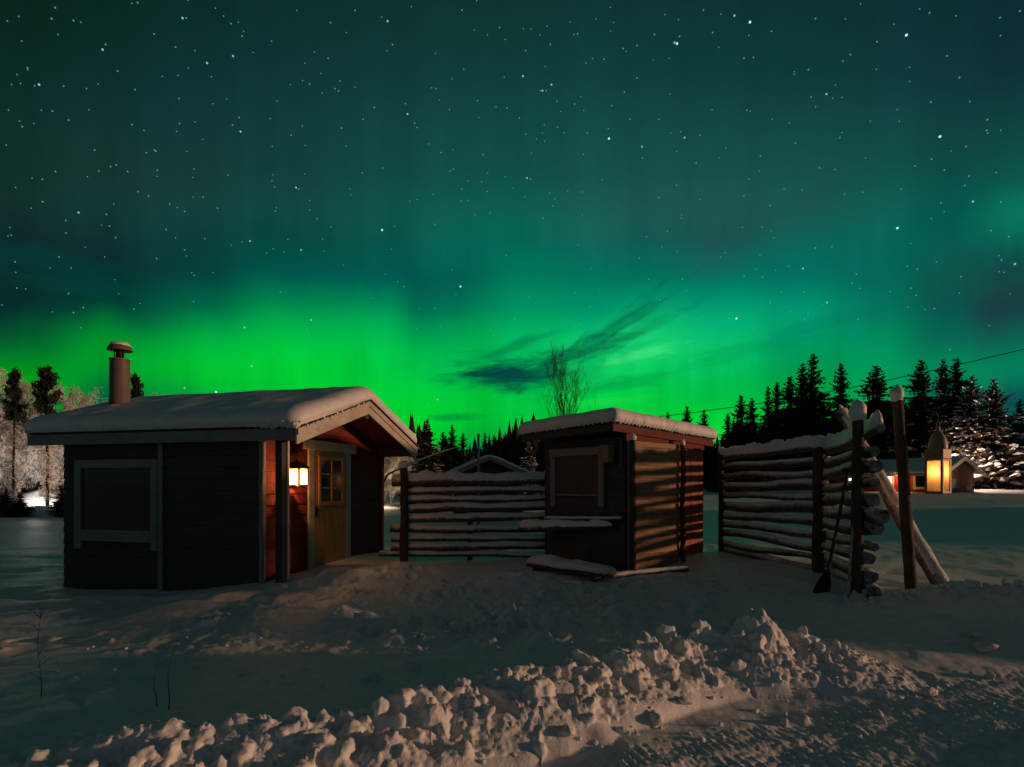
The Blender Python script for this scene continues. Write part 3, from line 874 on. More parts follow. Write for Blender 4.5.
def lantern_body(t, w, z0, zg0, zg1, tall, power, parts_mat, flame_z, lcol):
    """square lantern: base, four uprights, milky panes, domed top; local coordinates of thing t"""
    h = w / 2
    mb = MB(); e_ = 0.012 if tall > 0.15 else -0.022
    mb.box(-h - e_, h + e_, -h - e_, h + e_, z0, zg0)
    bevel(mb.build('base', parts_mat, t), 0.006)
    mb = MB()
    for sx_ in (-1, 1):
        for sy_ in (-1, 1): mb.box(sx_ * h - .011, sx_ * h + .011, sy_ * h - .011, sy_ * h + .011, zg0, zg1)
    for q in range(4):
        m = Matrix.Rotation(q * math.pi / 2, 4, 'Z')
        mb.box(-h + .012, h - .012, -h - .008, -h + .006, zg1 - .016, zg1 - .001, m); mb.box(-h + .012, h - .012, -h - .008, -h + .006, zg0 + .001, zg0 + .018, m)
    mb.build('frame', parts_mat, t)
    for q in range(4):
        mb = MB(); mb.face([Matrix.Rotation(q * math.pi / 2, 4, 'Z') @ Vector(p) for p in ((-h + .011, -h, zg0), (h - .011, -h, zg0), (h - .011, -h, zg1), (-h + .011, -h, zg1))])
        mb.build('pane', M['milk'], t)
    mb = MB(); mb.lathe([(0.018, zg0), (0.018, flame_z - 0.03)], 10); cn = mb.build('candle', M['white'], t, True, 40)
    mb = MB(); mb.blob((0, 0, flame_z), 0.016, 1, 0.05, 1, (1, 1, 1.8)); mb.build('flame', M['flame'], cn, True)
    point('lantern_light', (0, 0, flame_z + 0.004), power, lcol, 0.03, t)


def wall_lantern():
    p = CM @ Vector((-0.70 + 0.20, 0.70, 0))
    t = thing('wall_lantern', 'glowing wall lantern with white panes on a curly bracket left of the cabin door', 'lantern', (p.x, p.y, 1.41), CROT)
    iron = M['iron']
    lantern_body(t, 0.22, 0.0, 0.03, 0.30, 0.1, 62.0, iron, 0.11, (1.0, 0.43, 0.12))
    mb = MB(); mb.lathe([(0.20, 0.30), (0.19, 0.315), (0.08, 0.385), (0.03, 0.40), (0.015, 0.43)], 4)
    mb.v = [tuple(Matrix.Rotation(math.pi / 4, 3, 'Z') @ Vector(v)) for v in mb.v]
    mb.build('lantern_top', iron, t)
    mb = MB()
    mb.box(-0.182, -0.162, -0.025, 0.025, 0.42, 0.68)
    mb.tube([(-0.17, 0, 0.60), (-0.10, 0, 0.60), (0.0, 0, 0.59), (0.012, 0, 0.55), (0, 0, 0.52)], 0.009, 8)
    mb.tube([(-0.165, 0, 0.46), (-0.12, 0, 0.50), (-0.08, 0, 0.58), (-0.03, 0, 0.60)], 0.008, 8)
    mb.tube([(0, 0, 0.52), (0.02, 0, 0.48), (0, 0, 0.43)], 0.007, 8)
    mb.build('bracket', iron, t, True, 40)


wall_lantern()


# ------------------------------------------------------------------ the small shed
SC = Vector((1.74, 8.70, 0)); SROT = math.atan2(0.666, 0.746)
SM = Matrix.Translation(SC) @ Matrix.Rotation(SROT, 4, 'Z')


def build_shed():
    s = thing('shed', 'small brown shed with thick snow on its flat roof and a shuttered hatch', 'shed', SC, SROT)
    LX, LY = 2.24, 1.74
    zr = lambda x, y: 2.375 - 0.035 * (x + 0.4) - 0.030 * (y + 0.1)
    mb = MB(); mb.box(0.03, LX - 0.03, 0.03, LY - 0.03, -0.5, 2.20)
    siding(mb, (0, LY, 0), (0, -1, 0), (-1, 0, 0), -0.4, 2.20, lambda z: 0, lambda z: LY, 0.15, 0.016)
    siding(mb, (LX, LY, 0), (-1, 0, 0), (0, 1, 0), -0.4, 2.14, lambda z: 0, lambda z: LX, 0.15, 0.016)
    siding(mb, (LX, 0, 0), (0, 1, 0), (1, 0, 0), -0.4, 2.14, lambda z: 0, lambda z: LY, 0.15, 0.016)
    mb.build('wall', M['shed_board'], s)
    mb = MB()
    n = 16
    for q in range(n):
        a = LX * q / n; mb.box(a + 0.003, a + LX / n - 0.003, -0.012 - 0.004 * (q % 2), 0.028, -0.4, 2.19)
    tag(mb.build('side_wall', M['shed_red'], s), 'faded red boarded side wall')
    mb = MB(); mb.box(-0.035, -0.012, -0.012, 0.11, -0.4, 2.19)
    mb.box(-0.012, 0.06, -0.036, -0.019, -0.4, 2.19)
    bevel(mb.build('corner_board', M['shed_board'], s), 0.004)
    # roof
    def slab(mb, x0, x1, y0, y1, lo, hi):
        mb.hexa([(x, y, zr(x, y) + lo) for x, y in ((x0, y0), (x1, y0), (x1, y1), (x0, y1))] + [(x, y, zr(x, y) + hi) for x, y in ((x0, y0), (x1, y0), (x1, y1), (x0, y1))])
    mb = MB(); slab(mb, -0.36, LX + 0.26, -0.06, LY + 0.18, -0.06, 0.0)
    roof = mb.build('roof', M['dark_board'], s)
    mb = MB(); b = len(mb.v); nx = 240
    for i in range(nx + 1):
        x = -0.40 + (LX + 0.70) * i / nx; dz = 0.014 * math.sin(x * 2 * math.pi / 0.09)
        for y in (-0.10, LY + 0.22): mb.v.append((x, y, zr(x, y) + 0.018 + dz))
        for y in (-0.10, LY + 0.22): mb.v.append((x, y, zr(x, y) + 0.024 + dz))
    for i in range(nx):
        a = b + i * 4
        for q in ((0, 1, 5, 4), (2, 6, 7, 3), (0, 4, 6, 2), (1, 3, 7, 5)): mb.f.append(tuple(a + k for k in q))
    mb.build('roofing', M['metal_roof'], roof)
    mb = MB(); slab(mb, -0.42, LX + 0.24, -0.088, -0.062, -0.13, -0.035)
    bevel(mb.build('fascia_board', M['red'], roof), 0.004)
    mb = MB(); slab(mb, -0.05, LX - 0.02, -0.050, -0.020, -0.23, -0.10)
    bevel(mb.build('fascia_board', M['red'], roof), 0.004)
    mb = MB(); slab(mb, -0.388, -0.362, -0.04, LY + 0.18, -0.12, -0.005)
    bevel(mb.build('fascia_board', M['dark_board'], roof), 0.004)
    mb = MB(); snow_slab(mb, -0.47, LX + 0.36, -0.15, LY + 0.27, lambda x, y: zr(x, y) + 0.036, 0.215, 110, 70, 0.04, 0.15, 0.016, 8, teeth=0.022)
    mb.build('roof_snow', M['roof_snow'], roof, True)
    # hatch
    mb = MB(); mb.box(-0.035, -0.018, 0.50, 1.44, 1.29, 1.95)
    h = mb.build('hatch', M['shutter'], s)
    mb = MB()
    mb.box(-0.09, -0.02, 0.36, 1.56, 1.93, 2.06); mb.box(-0.065, -0.02, 0.385, 0.495, 1.10, 1.927); mb.box(-0.065, -0.02, 1.445, 1.555, 1.08, 1.927)
    bevel(mb.build('hatch_frame', M['grey_trim'], h), 0.005)
    mb = MB(); mb.box(-0.05, -0.02, 0.50, 1.44, 1.27, 1.30)
    bevel(mb.build('sill', M['grey_trim'], h), 0.004)
    mb = MB(); mb.box(-0.18, -0.03, 0.20, 0.352, 1.80, 2.05)
    bx = bevel(mb.build('wooden_box', M['screen_log'], s), 0.006)
    mb = MB(); mb.box(-0.19, -0.02, 0.19, 0.357, 2.052, 2.07); mb.build('lid', M['grey_trim'], bx)
    mb = MB(); mb.box(-0.06, -0.022, 0.02, 0.09, 1.72, 2.16); bevel(mb.build('batten', M['shutter'], s), 0.004)


build_shed()


# ------------------------------------------------------------------ fences and logs
def log_mesh(mb, a, b, r, seed, n=16, bend=0.03, taper=0.15, seg=12):
    a, b = Vector(a), Vector(b); pts = []; rad = []
    for i in range(n + 1):
        t = i / n
        p = a.lerp(b, t); L = (b - a).length
        p += Vector((mnoise.noise(Vector((seed, t * L * 0.6, 0))), mnoise.noise(Vector((seed, 5, t * L * 0.6))), mnoise.noise(Vector((seed, t * L * 0.7, 9))))) * bend
        k = 1 - taper * t + 0.14 * mnoise.noise(Vector((seed * 2, t * L * 2.2, 3)))
        pts.append(p); rad.append(r * k)
    mb.tube(pts, rad, seg, 0.22, True, seed)
    return pts, rad


def snow_on(mb, pts, rad, h, seed, wid=0.95, lo=0.0, hi=1.0):
    """a ridge of snow lying along the top of a log"""
    n = len(pts); sub = []
    for i in range(n - 1):
        for k in range(3): sub.append((pts[i].lerp(pts[i + 1], k / 3), rad[i] + (rad[i + 1] - rad[i]) * k / 3, (i + k / 3) / (n - 1)))
    sub.append((pts[-1], rad[-1], 1.0))
    sub = [s for s in sub if lo <= s[2] <= hi]
    base = len(mb.v); S = 9; m = len(sub)
    for i, (p, r, t) in enumerate(sub):
        d = (sub[min(i + 1, m - 1)][0] - sub[max(i - 1, 0)][0]).normalized()
        s = d.cross(Vector((0, 0, 1))).normalized()
        e = min(1, min(i, m - 1 - i) / 2.5 + 0.02); e = math.sqrt(e)
        hh = h * e * (0.85 + 0.45 * mnoise.noise(Vector((seed, t * 9, 1))) + 0.25 * mnoise.noise(Vector((seed, t * 31, 2))))
        w = r * wid * (0.4 + 0.6 * e) * (1 + 0.05 * mnoise.noise(Vector((seed, t * 20, 4))))
        for j in range(S):
            a = math.pi * j / (S - 1)
            x = math.cos(a) * w; base_z = math.sqrt(max(0.0, r * r - min(abs(x), r) ** 2)) * 0.85
            z = base_z * (1 - math.sin(a)) + (r * 0.92 + hh) * math.sin(a) ** 0.75
            q = p + s * x; mb.v.append((q.x, q.y, p.z + z))
    for i in range(m - 1):
        for j in range(S - 1):
            a = base + i * S + j; mb.f.append((a, a + 1, a + 1 + S, a + S))
    mb.f.append(tuple(base + j for j in range(S))); mb.f.append(tuple(base + (m - 1) * S + j for j in reversed(range(S))))


def post(parent, name, foot, top, r, seed, snow=0.0, mt='post', snow_r=None):
    mb = MB(); foot, top = Vector(foot), Vector(top)
    n = 14; pts = [foot.lerp(top, i / n) + Vector((mnoise.noise(Vector((seed, i * .3, 0))), mnoise.noise(Vector((seed, 3, i * .3))), 0)) * 0.02 for i in range(n + 1)]
    mb.tube(pts, [r * (1.06 - 0.14 * i / n + 0.06 * mnoise.noise(Vector((seed, i * .9, 7)))) for i in range(n + 1)], 14, 0.2, True, seed)
    o = mb.build(name, M[mt], parent, True, 50)
    if snow:
        mb = MB(); cap(mb, pts[-1], snow_r or r * 1.15, snow, seed)
        mb.build('snow_cap', M['snow'], o, True)
    return o


def shift(o3, p):
    return Vector(p) - Vector(o3)


def back_fence():
    o = at(404, 566, 10.5)
    t = thing('log_fence', 'low round-log fence crusted with snow between the cabin and the small shed', 'fence', o)
    post(t, 'post', Vector((0, 0, -0.4)), shift(o, at(404, 468, 10.5)), 0.075, 3, 0.12)
    post(t, 'post', shift(o, at(470, 556, 10.72)) - Vector((0, 0, .3)), shift(o, at(470, 482, 10.72)), 0.05, 4)
    post(t, 'post', shift(o, (0.95, 10.75, -.3)), shift(o, (0.95, 10.75, 1.55)), 0.07, 5)
    rows = [(481, 479, .085), (491, 490, .05), (499.5, 498, .055), (509, 505, .075), (518.5, 515, .075), (528, 528, .07), (538, 537.5, .055), (546.5, 545, .075), (553.5, 554, .05)]
    for k, (vl, vr, r) in enumerate(rows):
        ul = [392, 404, 404, 405, 405, 391, 391, 391, 380][k]
        a = shift(o, at(ul, vl + 1, 10.58)); b = shift(o, at(566, vr + 1, 10.68))
        mb = MB(); pts, rad = log_mesh(mb, a, b, r, 10 + k * 1.7)
        ob = mb.build('rail', M['log'], t, True, 50)
        mb = MB(); snow_on(mb, pts, rad, 0.11 if k == 0 else 0.030 + 0.02 * random.random(), k + 2.5, 0.98)
        mb.build('rail_snow', M['snow'], ob, True)


back_fence()


def fence_run(name, label, A, B, rows, posts, over=(0.12, 0.12), top_snow=0.13, seed=0, other_mat='log'):
    """rows of round logs from A to B (ground points), rows = heights (at A, at B, radius)"""
    A, B = Vector(A), Vector(B); d = (B - A).normalized()
    t = thing(name, label, 'fence', A)
    for p in posts: post(t, 'post', *p)
    for k, (za, zb, r) in enumerate(rows):
        jit = Vector((random.uniform(-.02, .02), random.uniform(-.02, .02), 0))
        a = Vector((0, 0, za)) - d * (over[0] + random.uniform(-.05, .06)) + jit
        b = (B - A) * 1.0 + d * (over[1] + random.uniform(-.10, .16)) + jit; b.z = zb
        mb = MB(); pts, rad = log_mesh(mb, a, b, r, seed + k * 2.3, 18, 0.055, random.choice((.25, .1, -.2, -.05)))
        ob = mb.build('rail', M[other_mat], t, True, 50)
        top = k == len(rows) - 1; lo_ = 0 if top else random.choice((0, 0, .1, .3)); hi_ = 1 if top else random.choice((1, 1, .95, .7))
        mb = MB(); snow_on(mb, pts, rad, top_snow if top else random.uniform(.010, .030), seed + k, 0.9, lo_, hi_)
        mb.build('rail_snow', M['snow'], ob, True)
    return t


FA, FC, FE = Vector((3.82, 10.20, 0.23)), Vector((4.27, 7.73, 0.26)), Vector((3.77, 5.95, 0.33))
hA = [.02, .17, .34, .50, .66, .84, 1.00, 1.16, 1.33, 1.50, 1.68]
rowsA = [(h + .02, h + .02 + .004 * k, random.choice((.048, .053, .058, .064))) for k, h in enumerate(hA)]
rowsA[5] = (.86, .88, .085)
fence_run('log_fence', 'tall round-log fence panel with a thick snow ridge, right of the shed', FA, FC, rowsA,
          [((-0.06, 0.0, -0.5), (-0.07, 0.0, 1.78), 0.055, 21, 0.12, 'post', 0.062)], (0.10, 0.0), 0.15, 30)
hB = [.06, .20, .36, .51, .67, .82, .99, 1.15, 1.32, 1.49, 1.66]
rowsB = [(h, h * 1.025 + .03, random.choice((.06, .065, .075))) for h in hB]
eB = FE - FC
fence_run('log_fence', 'short log fence panel with orange-lit log ends, nearest to the glowing hanging lantern', FC, FE, rowsB,
          [((-0.115, -0.03, -0.5), (-0.115, -0.03, 1.70), 0.080, 22, 0.18, 'post', 0.10),
           (eB + Vector((-0.13, 0.06, -0.6)), eB + Vector((-0.115, 0.06, 1.83)), 0.060, 23, 0.19, 'post', 0.080)], (0.02, 0.10), 0.16, 50)


def single_log(name, label, cat, a, b, r, seed, mt='log', snow=0.0, capsnow=0.0, n=16, bend=0.03, taper=0.1, lo=0.0, hi=1.0):
    a, b = Vector(a), Vector(b)
    t = thing(name, label, cat, a)
    mb = MB(); pts, rad = log_mesh(mb, Vector((0, 0, 0)), b - a, r, seed, n, bend, taper)
    ob = mb.build('stem', M[mt], t, True, 50)
    if snow:
        mb = MB(); snow_on(mb, pts, rad, snow, seed, 1.0, lo, hi); mb.build('log_snow', M['snow'], t, True)
    if capsnow:
        mb = MB(); cap(mb, pts[-1], r * 1.12, capsnow, seed); mb.build('snow_cap', M['snow'], t, True)
    return t


foot = at(948, 588, 6.3); foot.z = gz(foot.x, foot.y) - 0.12
single_log('brace_log', 'frosty log leaning as a brace against the end of the log fence', 'log', foot, at(841, 410, 7.2), 0.092, 71, 'brace', 0.05, 0.0, 22, 0.04, 0.25, 0.05, 1.0)
foot = at(914, 588, 6.1); foot.z = gz(foot.x, foot.y) - 0.3
tp = at(898, 401, 6.05)
single_log('standing_post', 'tall bare post with a snow cap, edge lit orange, standing alone beside the leaning log', 'post', foot, tp, 0.060, 75, 'post', 0.0, 0.15, 18, 0.025, 0.12)


def hanging_lantern():
    y = 6.02
    c = at(938, 494, y)
    t = thing('hanging_lantern', 'tall square lantern with milky glowing panes hanging beside the lone post', 'lantern', c, math.radians(28))
    m = M['lantern_metal']
    lantern_body(t, 0.150, 0.0, 0.012, 0.365, 0.2, 2.4, m, 0.23, (1.0, 0.43, 0.11))
    mb = MB()
    h = 0.088
    mb.box(-h, h, -h, h, 0.366, 0.475)
    bevel(mb.build('lantern_top', m, t), 0.008)
    mb = MB(); mb.lathe([(0.087, 0.476), (0.087, 0.50), (0.083, 0.54), (0.072, 0.585), (0.052, 0.63), (0.035, 0.655), (0.022, 0.665), (0.018, 0.71), (0.006, 0.715)], 24)
    mb.build('dome', m, t, True, 40)
    mb = MB()
    mb.tube([Vector((0.032 * math.cos(a), 0, 0.74 + 0.032 * math.sin(a))) for a in np.linspace(0, 2 * math.pi, 17)], 0.005, 6, caps=False)
    mb.tube([(0, 0, 0.77), (0, 0, 0.80), (-0.01, 0, 0.825)], 0.005, 6)
    mb.build('ring', M['iron'], t, True)
    # the iron arm it hangs from, fixed to the lone post
    a0 = at(899, 425, 6.06); hk = c + Vector((0, 0, 0.828))
    b = thing('iron_arm', 'thin curved iron arm on the lone post, carrying the hanging lantern', 'bracket', a0)
    mb = MB(); q = hk - a0
    mb.tube([(0, 0, 0), (q.x * 0.35, q.y * 0.35, q.z + 0.05), (q.x * 0.7, q.y * 0.7, q.z + 0.075), (q.x * 0.95, q.y * 0.95, q.z + 0.04), (q.x, q.y, q.z - 0.01)], 0.007, 8)
    mb.build('rod', M['iron'], b, True)
    mb = MB(); mb.box(-0.012, 0.012, -0.03, 0.03, -0.10, 0.06); mb.build('fixing_plate', M['iron'], b)


hanging_lantern()


def log_screen():
    o = SM @ Vector((0, -0.14, 0)); o.z = 0
    t = thing('log_screen', 'screen of stacked pale slab boards between two posts, in front of the shed side wall', 'fence', o, SROT)
    post(t, 'post', (-0.10, -0.06, -0.5), (-0.10, -0.06, 2.12), 0.050, 81, 0.09)
    post(t, 'post', (1.29, -0.05, -0.3), (1.29, -0.05, 2.12), 0.042, 82, 0.09)
    z = 0.0; k = 0
    while z < 2.07:
        h = random.uniform(.075, .105); d = random.uniform(.020, .032); n = 12
        mb = MB(); prev = None
        lo = [z + 0.006 * mnoise.noise(Vector((k * 3.1, i * .5, 0))) for i in range(n + 1)]; hi = [z + h - 0.006 + 0.007 * mnoise.noise(Vector((k * 3.1, i * .5, 4))) for i in range(n + 1)]
        xs = [-0.07 + 1.335 * i / n for i in range(n + 1)]
        for i in range(n):
            mb.hexa([(xs[i], 0.03 - d, lo[i]), (xs[i + 1], 0.03 - d, lo[i + 1]), (xs[i + 1], 0.05, lo[i + 1]), (xs[i], 0.05, lo[i]),
                     (xs[i], 0.036 - d, hi[i]), (xs[i + 1], 0.036 - d, hi[i + 1]), (xs[i + 1], 0.05, hi[i + 1]), (xs[i], 0.05, hi[i])])
        mb.build('slab_board', M['screen_log'], t)
        z += h; k += 1


log_screen()

# snow covered poles leaning along the front of the shed
a = at(520, 527.5, 9.6); b = at(612, 526, 8.75)
single_log('snowy_pole', 'thick snow-laden pole with a tapered tip, lying level across the shed front', 'log', a, b, 0.085, 101, 'log', 0.075, 0, 16, 0.01, 0.75)
a = at(545, 518.5, 9.75); b = at(622, 519, 8.6)
single_log('snowy_pole', 'thin straight snow-dusted pole just above the thicker tapered one, across the shed front', 'log', a, b, 0.030, 103, 'log', 0.02, 0, 12, 0.005, 0.1)


def low_bench():
    a = at(534, 559, 9.0); b = at(609, 560, 7.95)
    d = (b - a); d.z = 0; L = d.length; rz = math.atan2(d.y, d.x)
    t = thing('plank_bench', 'low plank bench buried in snow along the foot of the shed front', 'bench', (a.x, a.y, 0), rz)
    z = a.z
    mb = MB(); mb.box(0, L, -0.17, 0.17, z - 0.10, z - 0.05); bevel(mb.build('seat', M['dark_board'], t), 0.006)
    for x in (0.15, L - 0.2):
        mb = MB(); mb.box(x - .05, x + .05, -0.14, 0.14, -0.35, z - 0.103); bevel(mb.build('leg', M['dark_board'], t), 0.006)
    mb = MB(); snow_slab(mb, -0.05, L + 0.05, -0.20, 0.20, lambda x, y: z - 0.047 + 0.010 * math.sin(x * 7.1), 0.11, 26, 8, 0.03, 0.14, 0.06, 17)
    mb.build('seat_snow', M['snow'], t, True)


low_bench()
a = at(612, 566, 8.1); b = at(688, 565, 8.6)
a.z = gz(a.x, a.y) + .02; b.z = gz(b.x, b.y) + .03
single_log('fallen_pole', 'dark fallen pole half sunk in the snow before the log screen', 'log', a, b, 0.045, 107, 'log', 0.02, 0, 12, 0.02, 0.2)


def shovel():
    top = at(848, 470, 6.35); foot = at(828, 572, 6.25); tip = at(822, 605, 6.1)
    tip.z = gz(tip.x, tip.y) - 0.03
    t = thing('snow_shovel', 'snow shovel leaning on the fence with its dark blade stuck in the snow', 'shovel', tip)
    q = lambda p: Vector(p) - tip
    mb = MB(); mb.tube([q(foot), q(foot.lerp(top, .5)), q(top)], 0.017, 10); mb.bar(q(top) + Vector((-.06, 0, 0.0)), q(top) + Vector((.06, 0, 0.012)), 0.025, 0.03)
    mb.build('handle', M['post'], t, True, 40)
    mb = MB(); ax = (q(foot) - q(tip)).normalized(); sd = Vector((1, 0.15, 0)).normalized(); nn = ax.cross(sd).normalized(); L = (foot - tip).length
    n = 8; cols = []
    for i in range(6):
        f = i / 5; w = 0.10 * (1 - 0.62 * max(0, f - 0.45) / 0.55)
        for j in range(n + 1):
            s = (j / n - 0.5) * 2; c = ax * (L * f) + sd * (w * s) + nn * (0.035 * s * s * (1 - .4 * f))
            cols.append(c)
    b0 = mb.addv(cols); b1 = mb.addv([c + nn * 0.006 for c in cols]); W = n + 1
    for i in range(5):
        for j in range(n):
            a = i * W + j; mb.f.append((b0 + a, b0 + a + 1, b0 + a + 1 + W, b0 + a + W)); mb.f.append((b1 + a + W, b1 + a + 1 + W, b1 + a + 1, b1 + a))
    for j in range(n):
        mb.f.append((b0 + j, b1 + j, b1 + j + 1, b0 + j + 1)); a = 5 * W + j; mb.f.append((b0 + a + 1, b1 + a + 1, b1 + a, b0 + a))
    for i in range(5):
        a = i * W; mb.f.append((b0 + a + W, b1 + a + W, b1 + a, b0 + a)); a = i * W + n; mb.f.append((b0 + a, b1 + a, b1 + a + W, b0 + a + W))
    mb.build('blade', M['iron'], t, True, 40)


shovel()
a = at(847, 603, 5.95); a.z = gz(a.x, a.y) - 0.1
single_log('thin_stick', 'thin pale stick leaning upright against the end of the log fence, beside the shovel', 'stick', a, at(857, 470, 6.05), 0.013, 111, 'brace', 0, 0, 10, 0.01, 0.2)


# ------------------------------------------------------------------ loose clods, dry stalks
def clods():
    for k in range(1700):                                # crumbly lumps heaped over the bank
        bx, by, bh, bw = along(BANK, RS.rand())
        off = np.clip(RS.randn() * 0.46, -1.15, 1.0) * bw
        BLST.append((bx + off * 0.42, by - off * 0.9, min(0.062, 0.010 + RS.gamma(1.4, 0.0095)) * (0.7 if bx > 1.8 else 1.0)))
    for k in range(600):
        bx, by, bh, bw = along(BANK, RS.rand())
        off = RS.randn() * 0.65 * bw
        LST.append((bx + off * 0.42, by - off * 0.9, min(0.022, 0.004 + RS.gamma(1.4, 0.0035))))
    for k in range(90):
        bx, by, bh, bw = along(MOUND, RS.rand() * 0.75)
        LST.append((bx + RS.randn() * .1, by + .05 + RS.randn() * .14, min(0.06, 0.012 + RS.gamma(1.6, 0.011))))
    for k in range(150):
        u, v = RS.uniform(560, 1000), RS.uniform(675, 745); y = HC * F / (v - HV)
        LST.append(((u - 512) / F * y, y, 0.004 + RS.gamma(1.3, 0.005)))
    for k in range(70):
        u, v = 450 + RS.randn() * 70, 628 + RS.randn() * 14; y = (HC - .1) * F / (v - HV)
        LST.append(((u - 512) / F * y, y, 0.008 + RS.gamma(1.4, 0.009)))
    for k in range(40):
        u, v = RS.uniform(40, 420), RS.uniform(605, 680); y = HC * F / (v - HV)
        LST.append(((u - 512) / F * y, y, 0.005 + RS.gamma(1.3, 0.006)))
    # one welded, softened mass of ploughed snow
    mb = MB()
    nx, ny = 330, 130
    X = np.linspace(-3.9, 3.2, nx); Y = np.linspace(1.7, 5.1, ny)
    XX, YY = np.meshgrid(X, Y, indexing='ij'); ZZ = ground_z(XX, YY)
    q = ridge(XX, YY, BANK)[1]
    ZZ = ZZ + 0.004 - 0.16 * (1 - sstep(0.0, 0.16, q))
    base = 0
    for i in range(nx):
        for j in range(ny): mb.v.append((X[i], Y[j], ZZ[i, j]))
    for i in range(nx):
        for j in range(ny): mb.v.append((X[i], Y[j], -0.30))
    N = nx * ny
    for i in range(nx - 1):
        for j in range(ny - 1):
            a = i * ny + j; mb.f.append((a, a + ny, a + ny + 1, a + 1)); mb.f.append((N + a + 1, N + a + ny + 1, N + a + ny, N + a))
    for i in range(nx - 1):
        a = i * ny; mb.f.append((a + ny, a, N + a, N + a + ny)); a = i * ny + ny - 1; mb.f.append((a, a + ny, N + a + ny, N + a))
    for j in range(ny - 1):
        a = j; mb.f.append((a, a + 1, N + a + 1, N + a)); a = (nx - 1) * ny + j; mb.f.append((a + 1, a, N + a, N + a + 1))
    xs = np.array([l[0] for l in BLST]); ys = np.array([l[1] for l in BLST]); zs = ground_z(xs, ys)
    for k, (x, y, r) in enumerate(BLST):
        mb.chunk((x, y, zs[k] + r * 0.02), r * 1.12, 3 if r > .03 else 2, k + 13)
    o = mb.build('snow_bank', M['snow'], None, True)
    m = o.modifiers.new('weld', 'REMESH'); m.mode = 'VOXEL'; m.voxel_size = 0.0105; m.use_smooth_shade = True
    m = o.modifiers.new('soften', 'SMOOTH'); m.factor = 0.5; m.iterations = 6
    tx = bpy.data.textures.new('powder', 'CLOUDS'); tx.noise_scale = 0.030; tx.noise_depth = 4
    m = o.modifiers.new('powder', 'DISPLACE'); m.texture = tx; m.strength = 0.022; m.mid_level = 0.5; m.texture_coords = 'GLOBAL'
    tag(o, kind='structure')
    mb = MB()
    xs = np.array([l[0] for l in LST]); ys = np.array([l[1] for l in LST])
    zs = bumps(xs, ys, ground_z(xs, ys), LUMPS)
    for k, (x, y, r) in enumerate(LST):
        mb.chunk((x, y, zs[k] + r * 0.3), r, 3 if r > 0.03 else 2 if r > .012 else 1, k + 13)
    tag(mb.build('snow_crumbs', M['crust'], None, True), 'crumbled snow lumps strewn over the bank and road', 'snow lumps', kind='stuff')


BLST = []
LST = []
clods()
CL = [(735, 648, 4.15, .050, 'round snow lump perched on the crest of the ploughed bank'), (790, 632, 4.35, .055, 'upright snow lump standing on the highest point of the bank'),
      (633, 661, 3.75, .045, 'smooth snow ball lying just behind the left crest of the bank'), (627, 636, 4.6, .045, 'small angular snow lump alone on the dark snow behind the bank'),
      (556, 679, 3.35, .055, 'large rounded snow lump on the low left part of the bank'), (785, 722, 3.45, .035, 'snow lump lying on the tyre tracks in front of the bank'),
      (983, 662, 4.65, .085, 'big blocky snow lump at the foot of the shaded mound'), (950, 657, 4.8, .035, 'small lit snow lump left of the blocky one at the mound'),
      (975, 645, 4.95, .055, 'shaded snow lump behind the blocky one at the mound'), (372, 674, 4.2, .03, 'little warm-lit snow lump on the flat snow left of the bank'),
      (990, 687, 4.1, .035, 'snow lump on the road edge right of the bank')]
for u, v, y, r, lb in CL:
    p = at(u, v, y); z = float(bumps(np.array([p.x]), np.array([p.y]), ground_z(np.array([p.x]), np.array([p.y])), LUMPS)[0])
    mb = MB(); mb.chunk((0, 0, r * 0.55), r, 4, u)
    tag(mb.build('snow_lump', M['crust'], None, True, loc=(p.x, p.y, z)), lb, 'snow lump', 'loose snow lumps')


def stalk(u, v, y, h, lean, lb, branches):
    p = at(u, v, y); z = gz(p.x, p.y)
    mb = MB(); n = 8
    pts = [Vector((lean * (i / n) ** 2 + 0.012 * math.sin(i), 0, -0.05 + (h + .05) * i / n)) for i in range(n + 1)]
    mb.tube(pts, [0.0035 * (1 - 0.6 * i / n) for i in range(n + 1)], 6)
    for k in range(branches):
        i = random.randint(2, n - 1); q = pts[i]; a = random.uniform(0, 6.28)
        mb.tube([q, q + Vector((math.cos(a) * .04, math.sin(a) * .04, .05)), q + Vector((math.cos(a) * .07, math.sin(a) * .07, .06 + .03 * random.random()))], [0.0018, 0.0014, 0.001], 5)
    tag(mb.build('dry_stalk', M['stalk'], None, True, loc=(p.x, p.y, z)), lb, 'plant', 'dry stalks poking out of the snow')


stalk(40, 700, 3.9, 0.62, -0.01, 'tallest dry branching stalk, alone near the left edge', 16)
stalk(155, 712, 3.7, 0.30, 0.01, 'short straight dry stalk left of the bent one', 2)
stalk(167, 714, 3.65, 0.46, 0.06, 'bent dry stalk beside the short straight one', 2)


